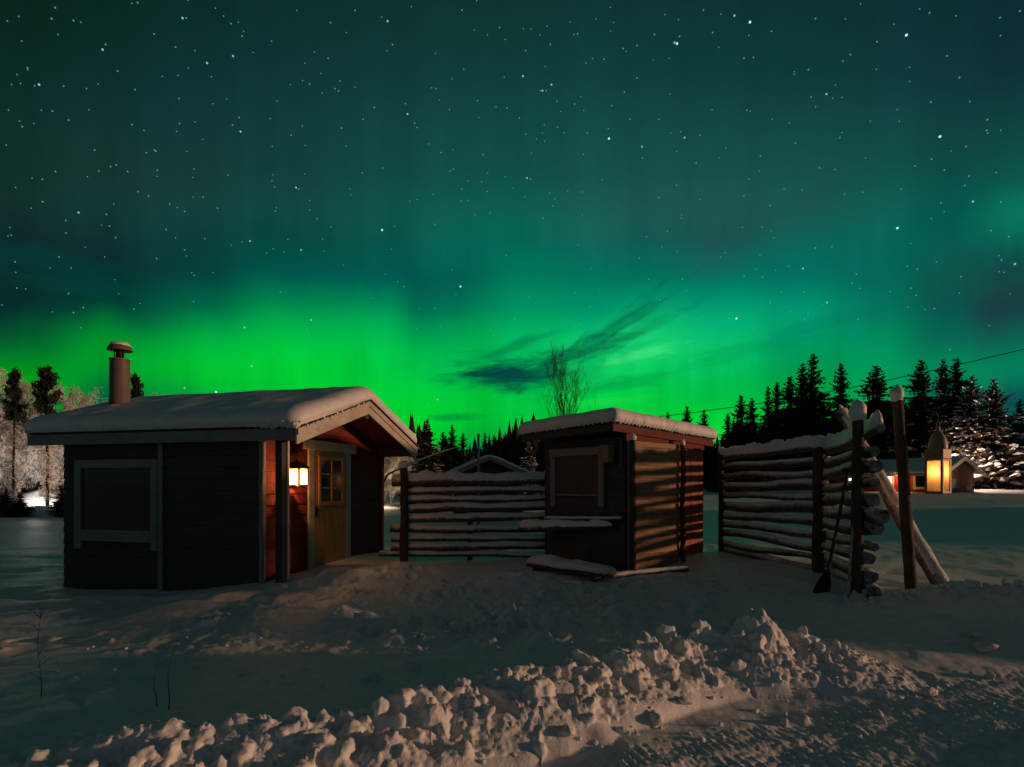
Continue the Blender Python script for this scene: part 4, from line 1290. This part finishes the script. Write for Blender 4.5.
# ------------------------------------------------------------------ buildings in the distance
def gable_hut(t, w, L, ze, za, wall_mat, gable_mat, roof_over=0.35, snow=0.2, z0=-0.8, roof_mat='dark_board', trim='white'):
    """hut with its gable in the plane y = 0 facing -y; x across, y along"""
    mb = MB(); h = w / 2
    k = mb.addv([(-h, 0, z0), (h, 0, z0), (h, 0, ze), (0, 0, za), (-h, 0, ze), (-h, L, z0), (h, L, z0), (h, L, ze), (0, L, za), (-h, L, ze)])
    for q in ((5, 9, 8, 7, 6), (0, 4, 9, 5), (1, 6, 7, 2)): mb.f.append(tuple(k + i for i in q))
    mb.build('wall', M[wall_mat], t)
    mb = MB(); n = int(w / 0.2)
    for i in range(n):
        a, b = -h + w * i / n, -h + w * (i + 1) / n
        za_, zb_ = (ze + (za - ze) * (1 - abs(q) / h) for q in (a, b))
        mb.hexa([(a + .006, -0.02, z0), (b - .006, -0.02, z0), (b - .006, 0.02, z0), (a + .006, 0.02, z0), (a + .006, -0.02, za_ - .03), (b - .006, -0.02, zb_ - .03), (b - .006, 0.02, zb_ - .03), (a + .006, 0.02, za_ - .03)])
    mb.build('gable_wall', M[gable_mat], t)
    sl = (za - ze) / h; o = roof_over
    mb = MB()
    for s in (-1, 1):
        P = lambda x, y, d: (s * x, y, za - sl * x + d)
        c = [P(0, -o, 0), P(h + o, -o, 0), P(h + o, L + o, 0), P(0, L + o, 0)]; c2 = [P(0, -o, .08), P(h + o, -o, .08), P(h + o, L + o, .08), P(0, L + o, .08)]
        mb.hexa(c + c2 if s > 0 else c[::-1] + c2[::-1])
    r = mb.build('roof', M[roof_mat], t)
    mb = MB()
    for s in (-1, 1):
        P = lambda x, y, d: (s * x, y, za - sl * x + d)
        c = [P(0.001, -o - .04, -.10), P(h + o, -o - .04, -.10), P(h + o, -o - .003, -.10), P(0.001, -o - .003, -.10)]; c2 = [(x, y, z + .17) for x, y, z in c]
        mb.hexa(c + c2 if s > 0 else c[::-1] + c2[::-1])
    mb.build('barge_board', M[trim], r)
    mb = MB()
    zs = lambda x, y: za - sl * math.sqrt(x * x + 0.02) + 0.085
    snow_slab(mb, -h - o - .05, h + o + .05, -o - .06, L + o + .05, zs, snow, 30, 24, 0.04, 0.2, 0.03, w)
    mb.build('roof_snow', M['roof_snow'], r, True)
    return r


def framed_window(t, m4, w, h, frame_mat, pane_mat, fw=0.12):
    """window centred on m4's origin, facing local -y"""
    mb = MB()
    for a, b, c, d in ((-w / 2 - fw, -w / 2, -h / 2 - fw, h / 2 + fw), (w / 2, w / 2 + fw, -h / 2 - fw, h / 2 + fw), (-w / 2 + .001, w / 2 - .001, h / 2, h / 2 + fw), (-w / 2 + .001, w / 2 - .001, -h / 2 - fw, -h / 2)):
        mb.box(a, b, -0.07, 0.0, c, d, m4)
    o = mb.build('window', M[frame_mat], t)
    mb = MB(); mb.box(-w / 2, w / 2, -0.045, -0.02, -h / 2, h / 2, m4)
    mb.build('pane', M[pane_mat], o)
    return o


def red_house():
    e1 = Vector((0.914, 0.406, 0)); rz = math.atan2(e1.y, e1.x)
    p = Vector((34.15, 45.0, 0.82)) + e1 * 2.0
    t = thing('red_house', 'low red house with a snowy roof and one bright window, far behind the hanging lantern', 'house', p, rz)
    gable_hut(t, 4.0, 9.5, 1.75, 2.72, 'house_red', 'house_brown', 0.45, 0.22, -1.0)
    R = Matrix.Rotation(-math.pi / 2, 4, 'Z')
    def side(y, z): return Matrix.Translation((-2.0, y, z)) @ R
    w1 = framed_window(t, side(1.7, 0.95), 0.75, 0.95, 'ochre', 'glass_dark', 0.2); w1['label'] = 'dark window in a broad ochre frame'
    w2 = framed_window(t, side(4.35, 0.95), 0.75, 1.05, 'ochre', 'lit_window', 0.14); w2['label'] = 'brightly lit white window'
    w3 = framed_window(t, side(7.6, 0.85), 0.6, 0.8, 'ochre', 'lit_window', 0.14); w3['label'] = 'brightly lit white window'
    framed_window(t, Matrix.Translation((-0.75, -0.02, 0.75)), 0.50, 0.62, 'grey_trim', 'shutter', 0.09)
    mb = MB(); mb.box(0.85, 1.35, -0.06, -0.021, -0.8, 0.55); d = bevel(mb.build('door', M['grey_trim'], t), 0.01)
    mb = MB(); mb.box(-2.05, -1.9, -0.04, -0.021, -1, 1.6); mb.box(1.9, 2.02, -0.04, -0.021, -1, 1.6); mb.build('corner_board', M['dark_board'], t)
    mb = MB(); mb.box(-2.50, -2.46, -0.4, 9.9, 1.36, 1.56); mb.build('fascia_board', M['white'], t)
    l = thing('porch_lamp', 'small warm lamp on the long side of the distant red house', 'lamp', t.matrix_basis @ Vector((-2.14, 3.3, 1.15)), rz)
    mb = MB(); mb.blob((0, 0, 0), 0.10, 2, 0.0); mb.build('globe', M['flame'], l, True)
    mb = MB(); mb.bar((0, 0, 0.1), (0.13, 0, 0.16), 0.03, 0.03); mb.build('bracket', M['iron'], l)
    point('porch_light', (-0.35, 0, 0.05), 45, (1.0, 0.55, 0.2), 0.1, l)
    l.parent = None
    return t


red_house()


def dark_hut():
    p = at(489, 485, 22); p.z = -0.05
    t = thing('hut', 'dark gabled hut with a thin snowy roof edge, behind the low log fence', 'hut', p, math.radians(7))
    gable_hut(t, 2.7, 5.0, 1.95, 2.55, 'shed_board', 'dark_board', 0.38, 0.10, -0.8, 'dark_board', 'grey_trim')


dark_hut()


def bar_pole(name, label, cat, u, v0, v1, y, r, mt):
    a, b = at(u, v0, y), at(u, v1, y); a.z = gz(a.x, a.y) - 0.3
    mb = MB(); L = b.z - a.z
    mb.tube([(0, 0, 0), (0, 0, L * .5), (0, 0, L)], [r, r * .95, r * .85], 10)
    mb.lathe([(r * .9, L), (r * 1.1, L + .02), (r * .9, L + .09), (r * .2, L + .12)], 10)
    tag(mb.build(name, M[mt], None, True, 40, loc=a), label, cat)


bar_pole('flagpole', 'plain grey pole rising behind the low fence in front of the hut', 'pole', 478.5, 500, 437, 19.5, 0.055, 'pole')
a = at(388, 474, 17); b = at(460, 446.5, 19)
tr = thing('leaning_trunk', 'thin snow-lined trunk slanting up to the right beside the cabin roof', 'tree', (a.x, a.y, 0))
mb = MB(); o3 = Vector((a.x, a.y, 0)); P = [Vector((-1.0, -0.5, -0.2)), a.lerp(b, 0.0) - o3, a.lerp(b, .35) - o3 + Vector((0, 0, .04)), a.lerp(b, .7) - o3 + Vector((0, 0, .05)), b - o3]
mb.tube(P, [0.035, .028, .022, .016, .008], 8, 0.2); mb.build('trunk', M['bark'], tr, True)
mb = MB(); snow_on(mb, P[1:], [.028, .022, .016, .01], 0.035, 4, 1.1); mb.build('trunk_snow', M['frost'], tr, True)

# power line that sweeps across the trees on the right
wpts = [(1300, 272, 12), (1150, 315, 16), (1040, 345.5, 21), (940, 369, 30), (850, 388, 42), (760, 403.5, 56), (690, 413, 74), (560, 428, 110)]
mb = MB(); mb.tube([at(*w) for w in wpts], [0.012, .014, .017, .024, .032, .040, .05, .06], 6)
tag(mb.build('power_line', M['cable'], None, True), 'thin dark overhead cable sweeping up across the spruces', 'cable')


# ------------------------------------------------------------------ trees
def spruce_mesh(seed, H=10.0, W=1.9, dense=1.0, snow=0.5, ragged=0.25):
    rnd = random.Random(seed); leaf = MB(); sn = MB(); tr = MB()
    tr.tube([(0, 0, -1.0), (0.03, 0, H * .4), (0, 0.02, H * .8), (0, 0, H * .99)], [0.16, .12, .05, .01], 7)
    z = H * 0.06; gap = 0
    while z < H * 0.985:
        t = z / H
        prof = (1 - t) ** 0.82 * (0.75 + 0.25 * min(1, t / 0.12))
        if rnd.random() < 0.12: prof *= 0.6
        prof *= 1 + 0.22 * mnoise.noise(Vector((seed * 1.3, t * 5.5, 0)))
        nb = int((5 + 5 * (1 - t)) * dense) + 1; a0 = rnd.random() * 6.28
        for b in range(nb):
            a = a0 + 6.28 * b / nb + rnd.uniform(-.45, .45)
            L = max(0.14, W * prof * rnd.uniform(1 - ragged * 1.6, 1 + ragged))
            d = Vector((math.cos(a), math.sin(a), 0)); s = Vector((-d.y, d.x, 0))
            droop = rnd.uniform(.18, .5) if t < .75 else rnd.uniform(-.35, .15)
            base = Vector((0, 0, z + rnd.uniform(-.1, .1)))
            n = max(2, int(L / 0.28)); prev = base
            for i in range(n):
                f = (i + 1) / n
                p = base + d * (L * f) + Vector((0, 0, -droop * L * f + 0.18 * L * f * f))
                w = (0.16 + 0.34 * L * math.sin(min(1, f * 1.02) * math.pi * 0.80 + .35)) * rnd.uniform(.6, 1.2) * .62
                m = (prev + p) / 2
                for sd in (-1, 1):                       # side sprays that hang a little
                    q = m + s * (sd * w) + d * (w * .5) + Vector((0, 0, -w * rnd.uniform(.15, .7)))
                    leaf.face([prev, p, q])
                    q2 = m + s * (sd * w * .5) + Vector((0, 0, -w * rnd.uniform(.5, 1.0)))
                    leaf.face([prev, q2, p])
                if snow and rnd.random() < snow and f > .25:
                    k = rnd.uniform(.07, .17) * (0.55 + .45 * L)
                    vs = []
                    e = (p - prev).normalized()
                    for g in range(6):
                        an = 6.28 * g / 6
                        vs.append(p + e * (math.cos(an) * k * 2.5) + s * (math.sin(an) * k * 0.95) + Vector((0, 0, -.05 * k + .03 - abs(math.sin(an)) * k * .40)))
                    top = p + Vector((0, 0, k * .42 + .03))
                    for g in range(6): sn.face([vs[g], vs[(g + 1) % 6], top])
                prev = p
        z += H * rnd.uniform(.012, .019)
    return tr, leaf, sn


def tree_proto(kind, parts):
    return [(nm, mb.mesh(nm, M[mt], sm)) for nm, mb, mt, sm in parts]


PROTO = {}
for i in range(4):
    tr_, lf, sn = spruce_mesh(100 + i, 10, (3.0, 3.6, 3.3, 2.8)[i], 1.25, 0.0, .36)
    PROTO['dark%d' % i] = tree_proto('dark', [('trunk', tr_, 'bark', True), ('crown', lf, 'needles', False)])
for i in range(3):
    tr_, lf, sn = spruce_mesh(200 + i, 10, (3.4, 3.1, 3.7)[i], 1.25, 0.30, .36)
    PROTO['snowy%d' % i] = tree_proto('snowy', [('trunk', tr_, 'bark', True), ('crown', lf, 'needles_brown', False), ('branch_snow', sn, 'snow', True)])
for i in range(2):
    tr_, lf, sn = spruce_mesh(300 + i, 10, 3.1, 1.2, 0.12, .36)
    PROTO['dusted%d' % i] = tree_proto('dusted', [('trunk', tr_, 'bark', True), ('crown', lf, 'needles_brown', False), ('branch_snow', sn, 'frost', True)])


def limb_tree(seed, H, mt_twig, spread, upright, thick=0.09, levels=3, twig_r=0.012, first=0.15, nchild=(7, 6, 5), frost=0, wob=0.14):
    """a bare tree: trunk, limbs, twigs; frost adds many fine drooping slivers"""
    rnd = random.Random(seed); tr = MB(); tw = MB(); fr = MB()
    def grow(p, d, L, r, lev):
        n = 5; pts = [p]; dd = d.copy()
        for i in range(n):
            dd = (dd + Vector((rnd.uniform(-1, 1), rnd.uniform(-1, 1), rnd.uniform(-.4, 1) * upright)) * wob).normalized()
            pts.append(pts[-1] + dd * (L / n))
        rad = [max(0.004, r * (1 - .8 * i / n)) for i in range(n + 1)]
        (tr if lev == 0 else tw).tube(pts, rad, 6 if lev == 0 else 3, caps=lev == 0)
        if frost and lev >= 1:
            for i in range(1, n + 1):
                for q in range(frost):
                    c = pts[i].lerp(pts[i - 1], rnd.random())
                    v = Vector((rnd.uniform(-1, 1), rnd.uniform(-1, 1), rnd.uniform(-1.6, .4))) * rnd.uniform(.08, .30)
                    w = Vector((rnd.uniform(-1, 1), rnd.uniform(-1, 1), rnd.uniform(-1, 1))) * .011
                    fr.face([c, c + v + w, c + v - w])
        if lev >= levels: return
        for k in range(nchild[lev]):
            f = first + (1 - first) * (k + rnd.random()) / nchild[lev] if lev == 0 else rnd.uniform(.2, 1)
            i = min(n - 1, int(f * n)); q = pts[i].lerp(pts[i + 1], f * n - i)
            a = rnd.random() * 6.28
            up = upright + rnd.uniform(-.2, .3)
            nd = (Vector((math.cos(a), math.sin(a), 0)) * spread + Vector((0, 0, up)) + dd * .3).normalized()
            grow(q, nd, L * rnd.uniform(.36, .55) * (1.1 - .5 * f if lev == 0 else .9), rad[i] * .5, lev + 1)
    grow(Vector((0, 0, -0.4)), Vector((0, 0, 1)), H, thick, 0)
    return tr, tw, fr


for i in range(3):
    a_, b_, c_ = limb_tree(400 + i, 6.6, 'frost', 0.75, 0.55, 0.085, 3, .01, .10, (22, 8, 5), 5)
    PROTO['birch%d' % i] = tree_proto('birch', [('trunk', a_, 'birch_bark', True), ('branches', b_, 'birch_bark', False), ('hoar_frost', c_, 'frost', False)])


def pine_mesh(seed, H):
    rnd = random.Random(seed); tr = MB(); lf = MB(); lo = MB()
    tr.tube([(0, 0, -.5), (.05, 0, H * .35), (-.04, .03, H * .7), (0, 0, H * .97)], [.13, .11, .08, .02], 8, .15)
    for k in range(58):
        f = rnd.uniform(.66, 1.0); z = H * f; a = rnd.random() * 6.28
        L = (0.16 + 0.74 * min(1, (1.02 - f) / .30)) * rnd.choice((.45, .7, 1.0, 1.35))
        e = Vector((math.cos(a) * L, math.sin(a) * L, L * rnd.uniform(.0, .5)))
        tr.tube([(0, 0, z), (e.x * .5, e.y * .5, z + e.z * .3), (e.x, e.y, z + e.z)], [.03, .02, .008], 4, caps=False)
        for q in range(60):
            c = Vector((0, 0, z)) + e * rnd.uniform(.35, 1.08) + Vector((rnd.gauss(0, .10), rnd.gauss(0, .10), rnd.gauss(0, .09)))
            v = Vector((rnd.gauss(0, 1), rnd.gauss(0, 1), rnd.gauss(.3, .8))).normalized() * rnd.uniform(.12, .26); w = v.cross(Vector((rnd.gauss(0, 1), rnd.gauss(0, 1), 1))).normalized() * .05
            lf.face([c - v * .3 - w, c + v, c - v * .3 + w])
    for k in range(60):
        z = H * rnd.uniform(.12, .68); a = rnd.random() * 6.28; L = rnd.uniform(.3, .9)
        e = Vector((math.cos(a) * L, math.sin(a) * L, -L * rnd.uniform(0, .4)))
        tr.tube([(0, 0, z), (e.x, e.y, z + e.z)], [.018, .006], 3, caps=False)
        for q in range(30):
            c = Vector((0, 0, z)) + e * rnd.uniform(.3, 1.05) + Vector((rnd.gauss(0, .1), rnd.gauss(0, .1), rnd.gauss(0, .1)))
            v = Vector((rnd.gauss(0, 1), rnd.gauss(0, 1), rnd.gauss(-.4, .8))).normalized() * rnd.uniform(.08, .2); w = v.cross(Vector((0.3, 1, .2))).normalized() * .025
            lo.face([c - w, c + v, c + w])
    return tr, lf, lo


for i in range(2):
    a_, b_, c_ = pine_mesh(500 + i, 7.4)
    PROTO['pine%d' % i] = tree_proto('pine', [('trunk', a_, 'bark', True), ('crown', b_, 'needles', False), ('hoar_frost', c_, 'frost', False)])
for i in range(2):
    a_, b_, c_ = limb_tree(600 + i, 7.6, 'twig', 0.50, 0.85, 0.09, 3, wob=0.24, first=.16, nchild=(20, 9, 7))
    PROTO['bare%d' % i] = tree_proto('bare', [('trunk', a_, 'twig', True), ('branches', b_, 'twig', False)])


def plant(kind, name, label, u, vtop, y, H0, vbase=None, width=1.0, group=None, cat='tree'):
    x = (u - 512) / F * y; z = gz(x, y) if vbase is None else HC - (vbase - HV) / F * y
    h = HC - (vtop - HV) / F * y - z
    k = h / H0
    t = thing(name, label, cat, (x, y, z), (u * 0.7) % 6.28, group)
    t.scale = (k * width, k * width, k)
    for nm, me in PROTO[kind]:
        o = bpy.data.objects.new(nm, me); COL.objects.link(o); o.parent = t
    return t


G1 = 'dark spruces beyond the tall log fence'
for i, (u, v, y, w, lb) in enumerate([
    (728, 412, 57, .9, 'shortest dark spruce, just right of the shed roof'),
    (741, 394, 60, .8, 'slim dark spruce left of the pair of short ones beyond the fence'),
    (752, 397, 63, .95, 'dark spruce with a full crown, second in the row right of the shed'),
    (768, 385, 59, .75, 'slender dark spruce with a thin spire, left of its slender twin'),
    (777, 380, 62, .75, 'slender dark spruce with a thin spire, right of its slender twin'),
    (790, 375, 60, .95, 'dark spruce touching the left flank of the tallest one'),
    (803, 362, 63, .9, 'tall dark spruce leaning into the tallest one from its left'),
    (813, 352, 59, 1.0, 'tallest and broadest dark spruce, above the tall log fence'),
    (841, 361, 61, .8, 'lone dark spruce with drooping tiers between the tallest one and the snow-capped posts'),
    (876, 364, 57, 1.15, 'broad dark spruce behind the snow-capped fence end post'),
]):
    plant('dark%d' % (i % 4), 'spruce_tree', lb, u, v, y, 10, None, w, G1)
G2 = 'snowy spruces behind the red house'
for i, (k, u, v, y, w, lb) in enumerate([
    ('dusted0', 897, 386, 56, .9, 'brownish lightly snowed spruce between the lone post and the red house roof'),
    ('dark1', 921, 358, 54, .9, 'tallest dark spruce directly above the hanging lantern'),
    ('dusted1', 943, 359, 58, .8, 'narrow dark-topped spruce right of the lantern hook'),
    ('dark2', 957, 357, 56, .95, 'dark spruce behind the gable peak of the red house'),
    ('snowy1', 972, 374, 52, .85, 'snowy spruce close behind the red house gable'),
    ('snowy0', 994, 379, 51, .95, 'broad spruce with heavy snow on its lower branches, right of the red house'),
    ('snowy2', 934, 412, 56, .9, 'low snow-laden spruce hidden behind the lantern and house roof'),
    ('snowy2', 893, 425, 55, .85, 'low snow-laden spruce at the left end of the house roof'),
    ('dark3', 1020, 398, 62, 1.1, 'dim spruce cut by the right edge of the picture'),
    ('dusted0', 1034, 412, 55, 1.1, 'dusky spruce standing lowest at the far right'),
]):
    plant(k, 'spruce_tree', lb, u, v, y, 10, None, w, G2)
# the wood carried on out of view; spruces added to shade gable and snowfield
for i in range(22):
    x = (30, 32.5)[i % 2] + (i * 7 % 3) * 0.5; y = 11.3 + 0.10 * (x - 30) + (i // 2) * 0.95 + (i % 2) * 0.5
    plant('dark%d' % (i % 4), 'spruce_tree', 'dark spruce of the unseen shading wood right of the snowfield', 512 + F * x / y, HV - (4.0 + (i * 7 % 5) * 0.25) * F / y, y, 10, None, 1.15, 'wood right of the snowfield')

G3 = 'frosted birches by the lit yard on the left'
for i, (u, v, y, lb) in enumerate([
    (-14, 388, 30, 'frosted birch cut by the left edge of the picture'),
    (4, 394, 31, 'pale frosted birch left of the small-crowned pine'),
    (30, 390, 31, 'pale frosted birch between the two dark-topped pines'),
    (64, 397, 31, 'pale frosted birch right of the bushy pine, beside the cabin roof'),
    (76, 411, 36, 'frosted birch whose thin top shows over the cabin eave'),
    (100, 415, 38, 'frosted birch half hidden by the left roof edge of the cabin'),
    (166, 400, 40, 'small frosted birch top peeping over the cabin roof right of the chimney'),
    (182, 403, 42, 'tiny frosted birch top over the cabin roof, farthest right of the chimney'),
]):
    plant('birch%d' % (i % 3), 'birch_tree', lb, u, v, y, 6.9 if u < 70 else 7.7, None, 0.9, G3)
plant('pine0', 'pine_tree', 'smaller dark-crowned pine standing among the frosted birches near the left edge', 14, 377, 27, 7.2, None, .52, 'pines on the left')
plant('pine1', 'pine_tree', 'taller bushy pine among the frosted birches, left of the cabin', 47, 372, 27.5, 7.2, None, .62, 'pines on the left')
plant('pine0', 'pine_tree', 'dark pine top showing just right of the chimney', 136, 381, 36, 7.2, None, .55, 'pines on the left')
G4 = 'small spruces at the foot of the birches'
plant('dusted1', 'young_spruce', 'small dark spruce in front of the lit yard at the left edge', 6, 486, 26.5, 10, None, 1.4, G4)
plant('dusted0', 'young_spruce', 'small dark spruce below the bushy pine', 62, 484, 26, 10, None, 1.3, G4)
plant('dark1', 'young_spruce', 'small dark spruce beneath the smaller pine', 20, 492, 26.2, 10, None, 1.5, G4)

G5 = 'birches seen between cabin and fence'
for i, (u, v, y, lb) in enumerate([
    (383, 452, 34, 'warm-lit frosted birch right at the cabin wall corner'), (392, 450, 37, 'warm-lit frosted birch under the cabin eave tip'),
    (402, 446, 40, 'warm-lit frosted birch left of the shaggy spruce by the fence')]):
    plant('birch%d' % ((i + 1) % 3), 'birch_tree', lb, u, v, y, 7.7, None, 1.1, G5)
G6 = 'spruces behind the low fence'
for i, (k, u, v, y, w, lb) in enumerate([
    ('dusted0', 427, 418, 33, 1.0, 'nearest shaggy spruce beside the cabin roof tip'),
    ('dark1', 443, 431, 50, .8, 'dark spruce right of the shaggy one above the slanting trunk'),
    ('dark2', 452, 424, 55, .8, 'pointed dark spruce tallest of the row over the hut'),
    ('dark0', 463, 432, 52, .9, 'dark spruce left of the grey pole'),
    ('dusted1', 470, 445, 46, 1.0, 'brownish dusted spruce just left of the grey pole'),
    ('dark3', 485, 432, 56, .9, 'dark spruce close right of the grey pole'),
    ('dark0', 494, 434, 58, .9, 'dark spruce above the hut roof peak'),
    ('dark2', 505, 438, 56, 1.0, 'dark spruce over the right slope of the hut roof'),
    ('dark1', 519, 440, 60, .9, 'dark spruce left of the shed roof end'),
    ('snowy1', 529, 440, 42, .8, 'warm-lit snowy spruce against the left wall of the shed'),
    ('dark3', 668, 411, 75, .9, 'small dark spruce top over the middle of the shed roof'),
    ('dark1', 687, 405, 72, .7, 'small pointed spruce top over the shed roof, taller of three'),
    ('dark0', 704, 408, 70, .8, 'small spruce top at the right end of the shed roof'),
]):
    plant(k, 'spruce_tree', lb, u, v, y, 10, None, w, G6)
plant('bare0', 'bare_tree', 'leafless tree with upright fanned twigs rising behind the shed roof', 567, 361, 30, 7.6, None, 1.0)

# the far wood that closes the view: one mass of spruces
mb = MB(); rnd = random.Random(5)
for k in range(2200):
    azm = rnd.uniform(-1.25, 0.95); R = rnd.uniform(75, 120)
    x, y = R * math.sin(azm), R * math.cos(azm)
    h = rnd.uniform(5.5, 9.5) * (0.85 + 0.4 * mnoise.noise(Vector((azm * 6, 0, 0)))) * (1.32 if -.25 < azm < .04 else 1.0 if azm < .3 else 1.22)
    z0 = 0.6 + 0.006 * R; w = h * rnd.uniform(.15, .23)
    n = 7; a0 = rnd.random() * 6
    for lv in range(9):
        f = lv / 9; rr = w * (1.03 - f) * rnd.uniform(.7, 1.15); zz = z0 + h * f * 0.95
        for q in range(6):
            a = a0 + q * 1.047 + (rnd.uniform(-.4, .4) if lv < 6 else 0); b = a + (rnd.uniform(.5, .9) if lv < 6 else 1.047)
            mb.face([(x, y, zz + h * (.14 if lv < 8 else .09)), (x + rr * math.cos(a), y + rr * math.sin(a), zz - h * .05), (x + rr * math.cos(b), y + rr * math.sin(b), zz - h * .06)])
tag(mb.build('far_wood', M['needles'], None), 'far dark wood along the horizon', 'wood', kind='stuff')


# ------------------------------------------------------------------ yard lamps that the photograph shows lit
def yard_lamp(label, x, y, h, power, col, head=0.16):
    z = gz(x, y)
    t = thing('yard_lamp', label, 'lamp', (x, y, z))
    mb = MB(); mb.lathe([(0.025, -0.4), (0.02, h)], 10); mb.build('lamp_post', M['iron'], t, True, 40)
    mb = MB(); mb.blob((0, 0, h + head * .8), head, 2, 0.0); mb.build('lamp_globe', M['lamp_white'], t, True)
    point('yard_light', (0, 0, h + head * 2.2), power, col, 0.15, t)


p = at(36, 500, 28.3); yard_lamp('bright low yard lamp between the birch trunks, left of the cabin', p.x, p.y, 0.35, 330, (1.0, 0.92, 0.85), 0.11)
mb = MB(); mb.blob((0, 0, 0), 1.0, 3, 0.2, 6, (1.4, .9, 1.0)); q = at(40, 500, 30.2)
mb2 = MB(); mb2.blob((0, 0, 0), 1.0, 3, 0.25, 9, (2.6, .7, .46)); q2 = at(37, 500, 27.0)  # low mound added so the yard lamp leaves the field dark
tag(mb2.build('snow_heap', M['snow'], None, True, loc=(q2.x, q2.y, gz(q2.x, q2.y) + .02)), 'added long low snow heap screening the yard lamp, in front of the lit yard on the left', 'snow heap')
tag(mb.build('snow_heap', M['snow'], None, True, loc=(q.x, q.y, gz(q.x, q.y) + .1)), 'dazzling lamplit snow heap behind the birch trunks on the left', 'snow heap')
p = at(370, 500, 35.2); yard_lamp('warm yard lamp hidden behind the cabin wall, lighting the birches by the low fence', p.x, p.y, 0.5, 300, (1.0, 0.72, 0.42), 0.07)
p = at(961, 489, 49.6); yard_lamp('yard lamp lighting the snow right of the distant red house', p.x, p.y, 2.2, 1700, (1.0, 0.66, 0.48), 0.14)

# ------------------------------------------------------------------ stars
def stars():
    c1 = [(275,5,1),(365,36,2),(205,99,2),(414,126,2),(466,112,2),(78,169,2),(235,142,1),(264,249,1),(481,263,2),(478,235,1),(465,250,1),(189,300,1),(297,392,1),(406,394,1),(157,425,2),(219,452,1),(339,408,0),(369,423,1),(592,375,2),(597,378,1),(549,374,1),(551,422,1),(634,437,1),(619,168,1),(677,182,1),(661,45,1),(775,42,2),(785,89,1),(815,228,2),(811,207,1),(829,246,1),(872,177,1),(899,219,1),(924,378,1),(922,402,1),(764,460,3),(1014,216,1),(692,292,1),(882,305,1),(999,55,1),(924,20,1),(110,15,1),(103,37,1),(484,72,1),(462,47,1),(44,253,1),(137,240,1),(309,300,0),(221,333,0),(276,383,1),(388,338,0),(680,162,0),(582,270,0),(683,256,0),(966,309,1),(900,342,0),(359,247,0),(358,197,1),(111,343,0),(127,172,0),(308,68,0),(132,466,0)]
    c2 = [(476,44,3),(330,87,3),(325,85,2),(789,70,3),(194,277,3),(629,188,2),(856,273,3),(445,31,2),(285,69,1),(250,91,1),(222,97,1),(184,118,1),(22,152,2),(79,169,2),(61,181,2),(57,181,1),(250,156,1),(345,275,2),(260,293,2),(30,356,2),(806,332,1),(598,194,1),(593,139,1),(662,122,1),(677,109,1),(607,37,1),(464,116,1),(225,184,1),(125,208,1),(91,254,1),(656,275,1),(497,312,1),(646,339,1),(914,352,1),(922,403,2),(978,404,1),(771,456,3),(516,411,1),(464,391,1),(294,395,1),(62,436,1),(908,293,1),(951,239,1),(895,155,1),(838,204,0),(311,462,1),(1016,22,1),(383,20,0),(294,238,1),(236,238,1)]
    c3 = [(500,82,2),(602,100,2),(489,255,2),(622,240,2),(503,332,2),(545,309,1),(432,384,3),(369,376,2),(921,173,3),(808,173,1),(118,114,1),(137,187,1),(268,218,1),(313,117,1),(410,77,1),(875,399,2),(856,410,1),(262,318,1),(561,184,1),(387,203,0),(987,271,1)]
    c4 = [(449,237,3),(771,56,3),(582,137,2),(640,93,1),(630,205,2),(516,205,1),(484,260,1),(388,310,1),(255,116,1),(156,214,1),(689,148,1),(811,138,1),(845,217,1),(1006,128,2),(62,36,1),(341,158,1),(349,181,1),(585,238,1),(284,270,0),(876,299,1),(979,120,0)]
    L = [(a / 2, b / 2, s) for a, b, s in c1] + [(512 + a / 2, b / 2, s) for a, b, s in c2] + [(a / 2, 200 + b / 2, s) for a, b, s in c3] + [(512 + a / 2, 200 + b / 2, s) for a, b, s in c4]
    rnd = random.Random(3)
    for k in range(900): L.append((rnd.uniform(-300, 1324), rnd.uniform(-200, 330), 0 if rnd.random() < .25 else -1))
    D = 3500.0
    mb = MB(); idx = []
    R = {3: 0.95, 2: 0.76, 1: 0.62, 0: 0.56, -1: 0.45}; MI = {3: 0, 2: 1, 1: 2, 0: 3, -1: 3}
    for u, v, s in L:
        d = Vector(((u - 512) / F, 1, (HV - v) / F)); k = d.length; d.normalize()
        r = R[s] / F * D * k ** 0.0 * 1.0
        n0 = len(mb.f); mb.blob(d * D + Vector((0, 0, HC)), r, 1, 0.0); idx += [MI[s]] * (len(mb.f) - n0)
    me = mb.mesh('stars', [M['star'], M['star_mid'], M['star_faint'], M['star_dim']])
    me.polygons.foreach_set('material_index', idx)
    o = bpy.data.objects.new('stars', me); COL.objects.link(o)
    tag(o, 'stars scattered over the night sky', 'stars', kind='stuff')


stars()
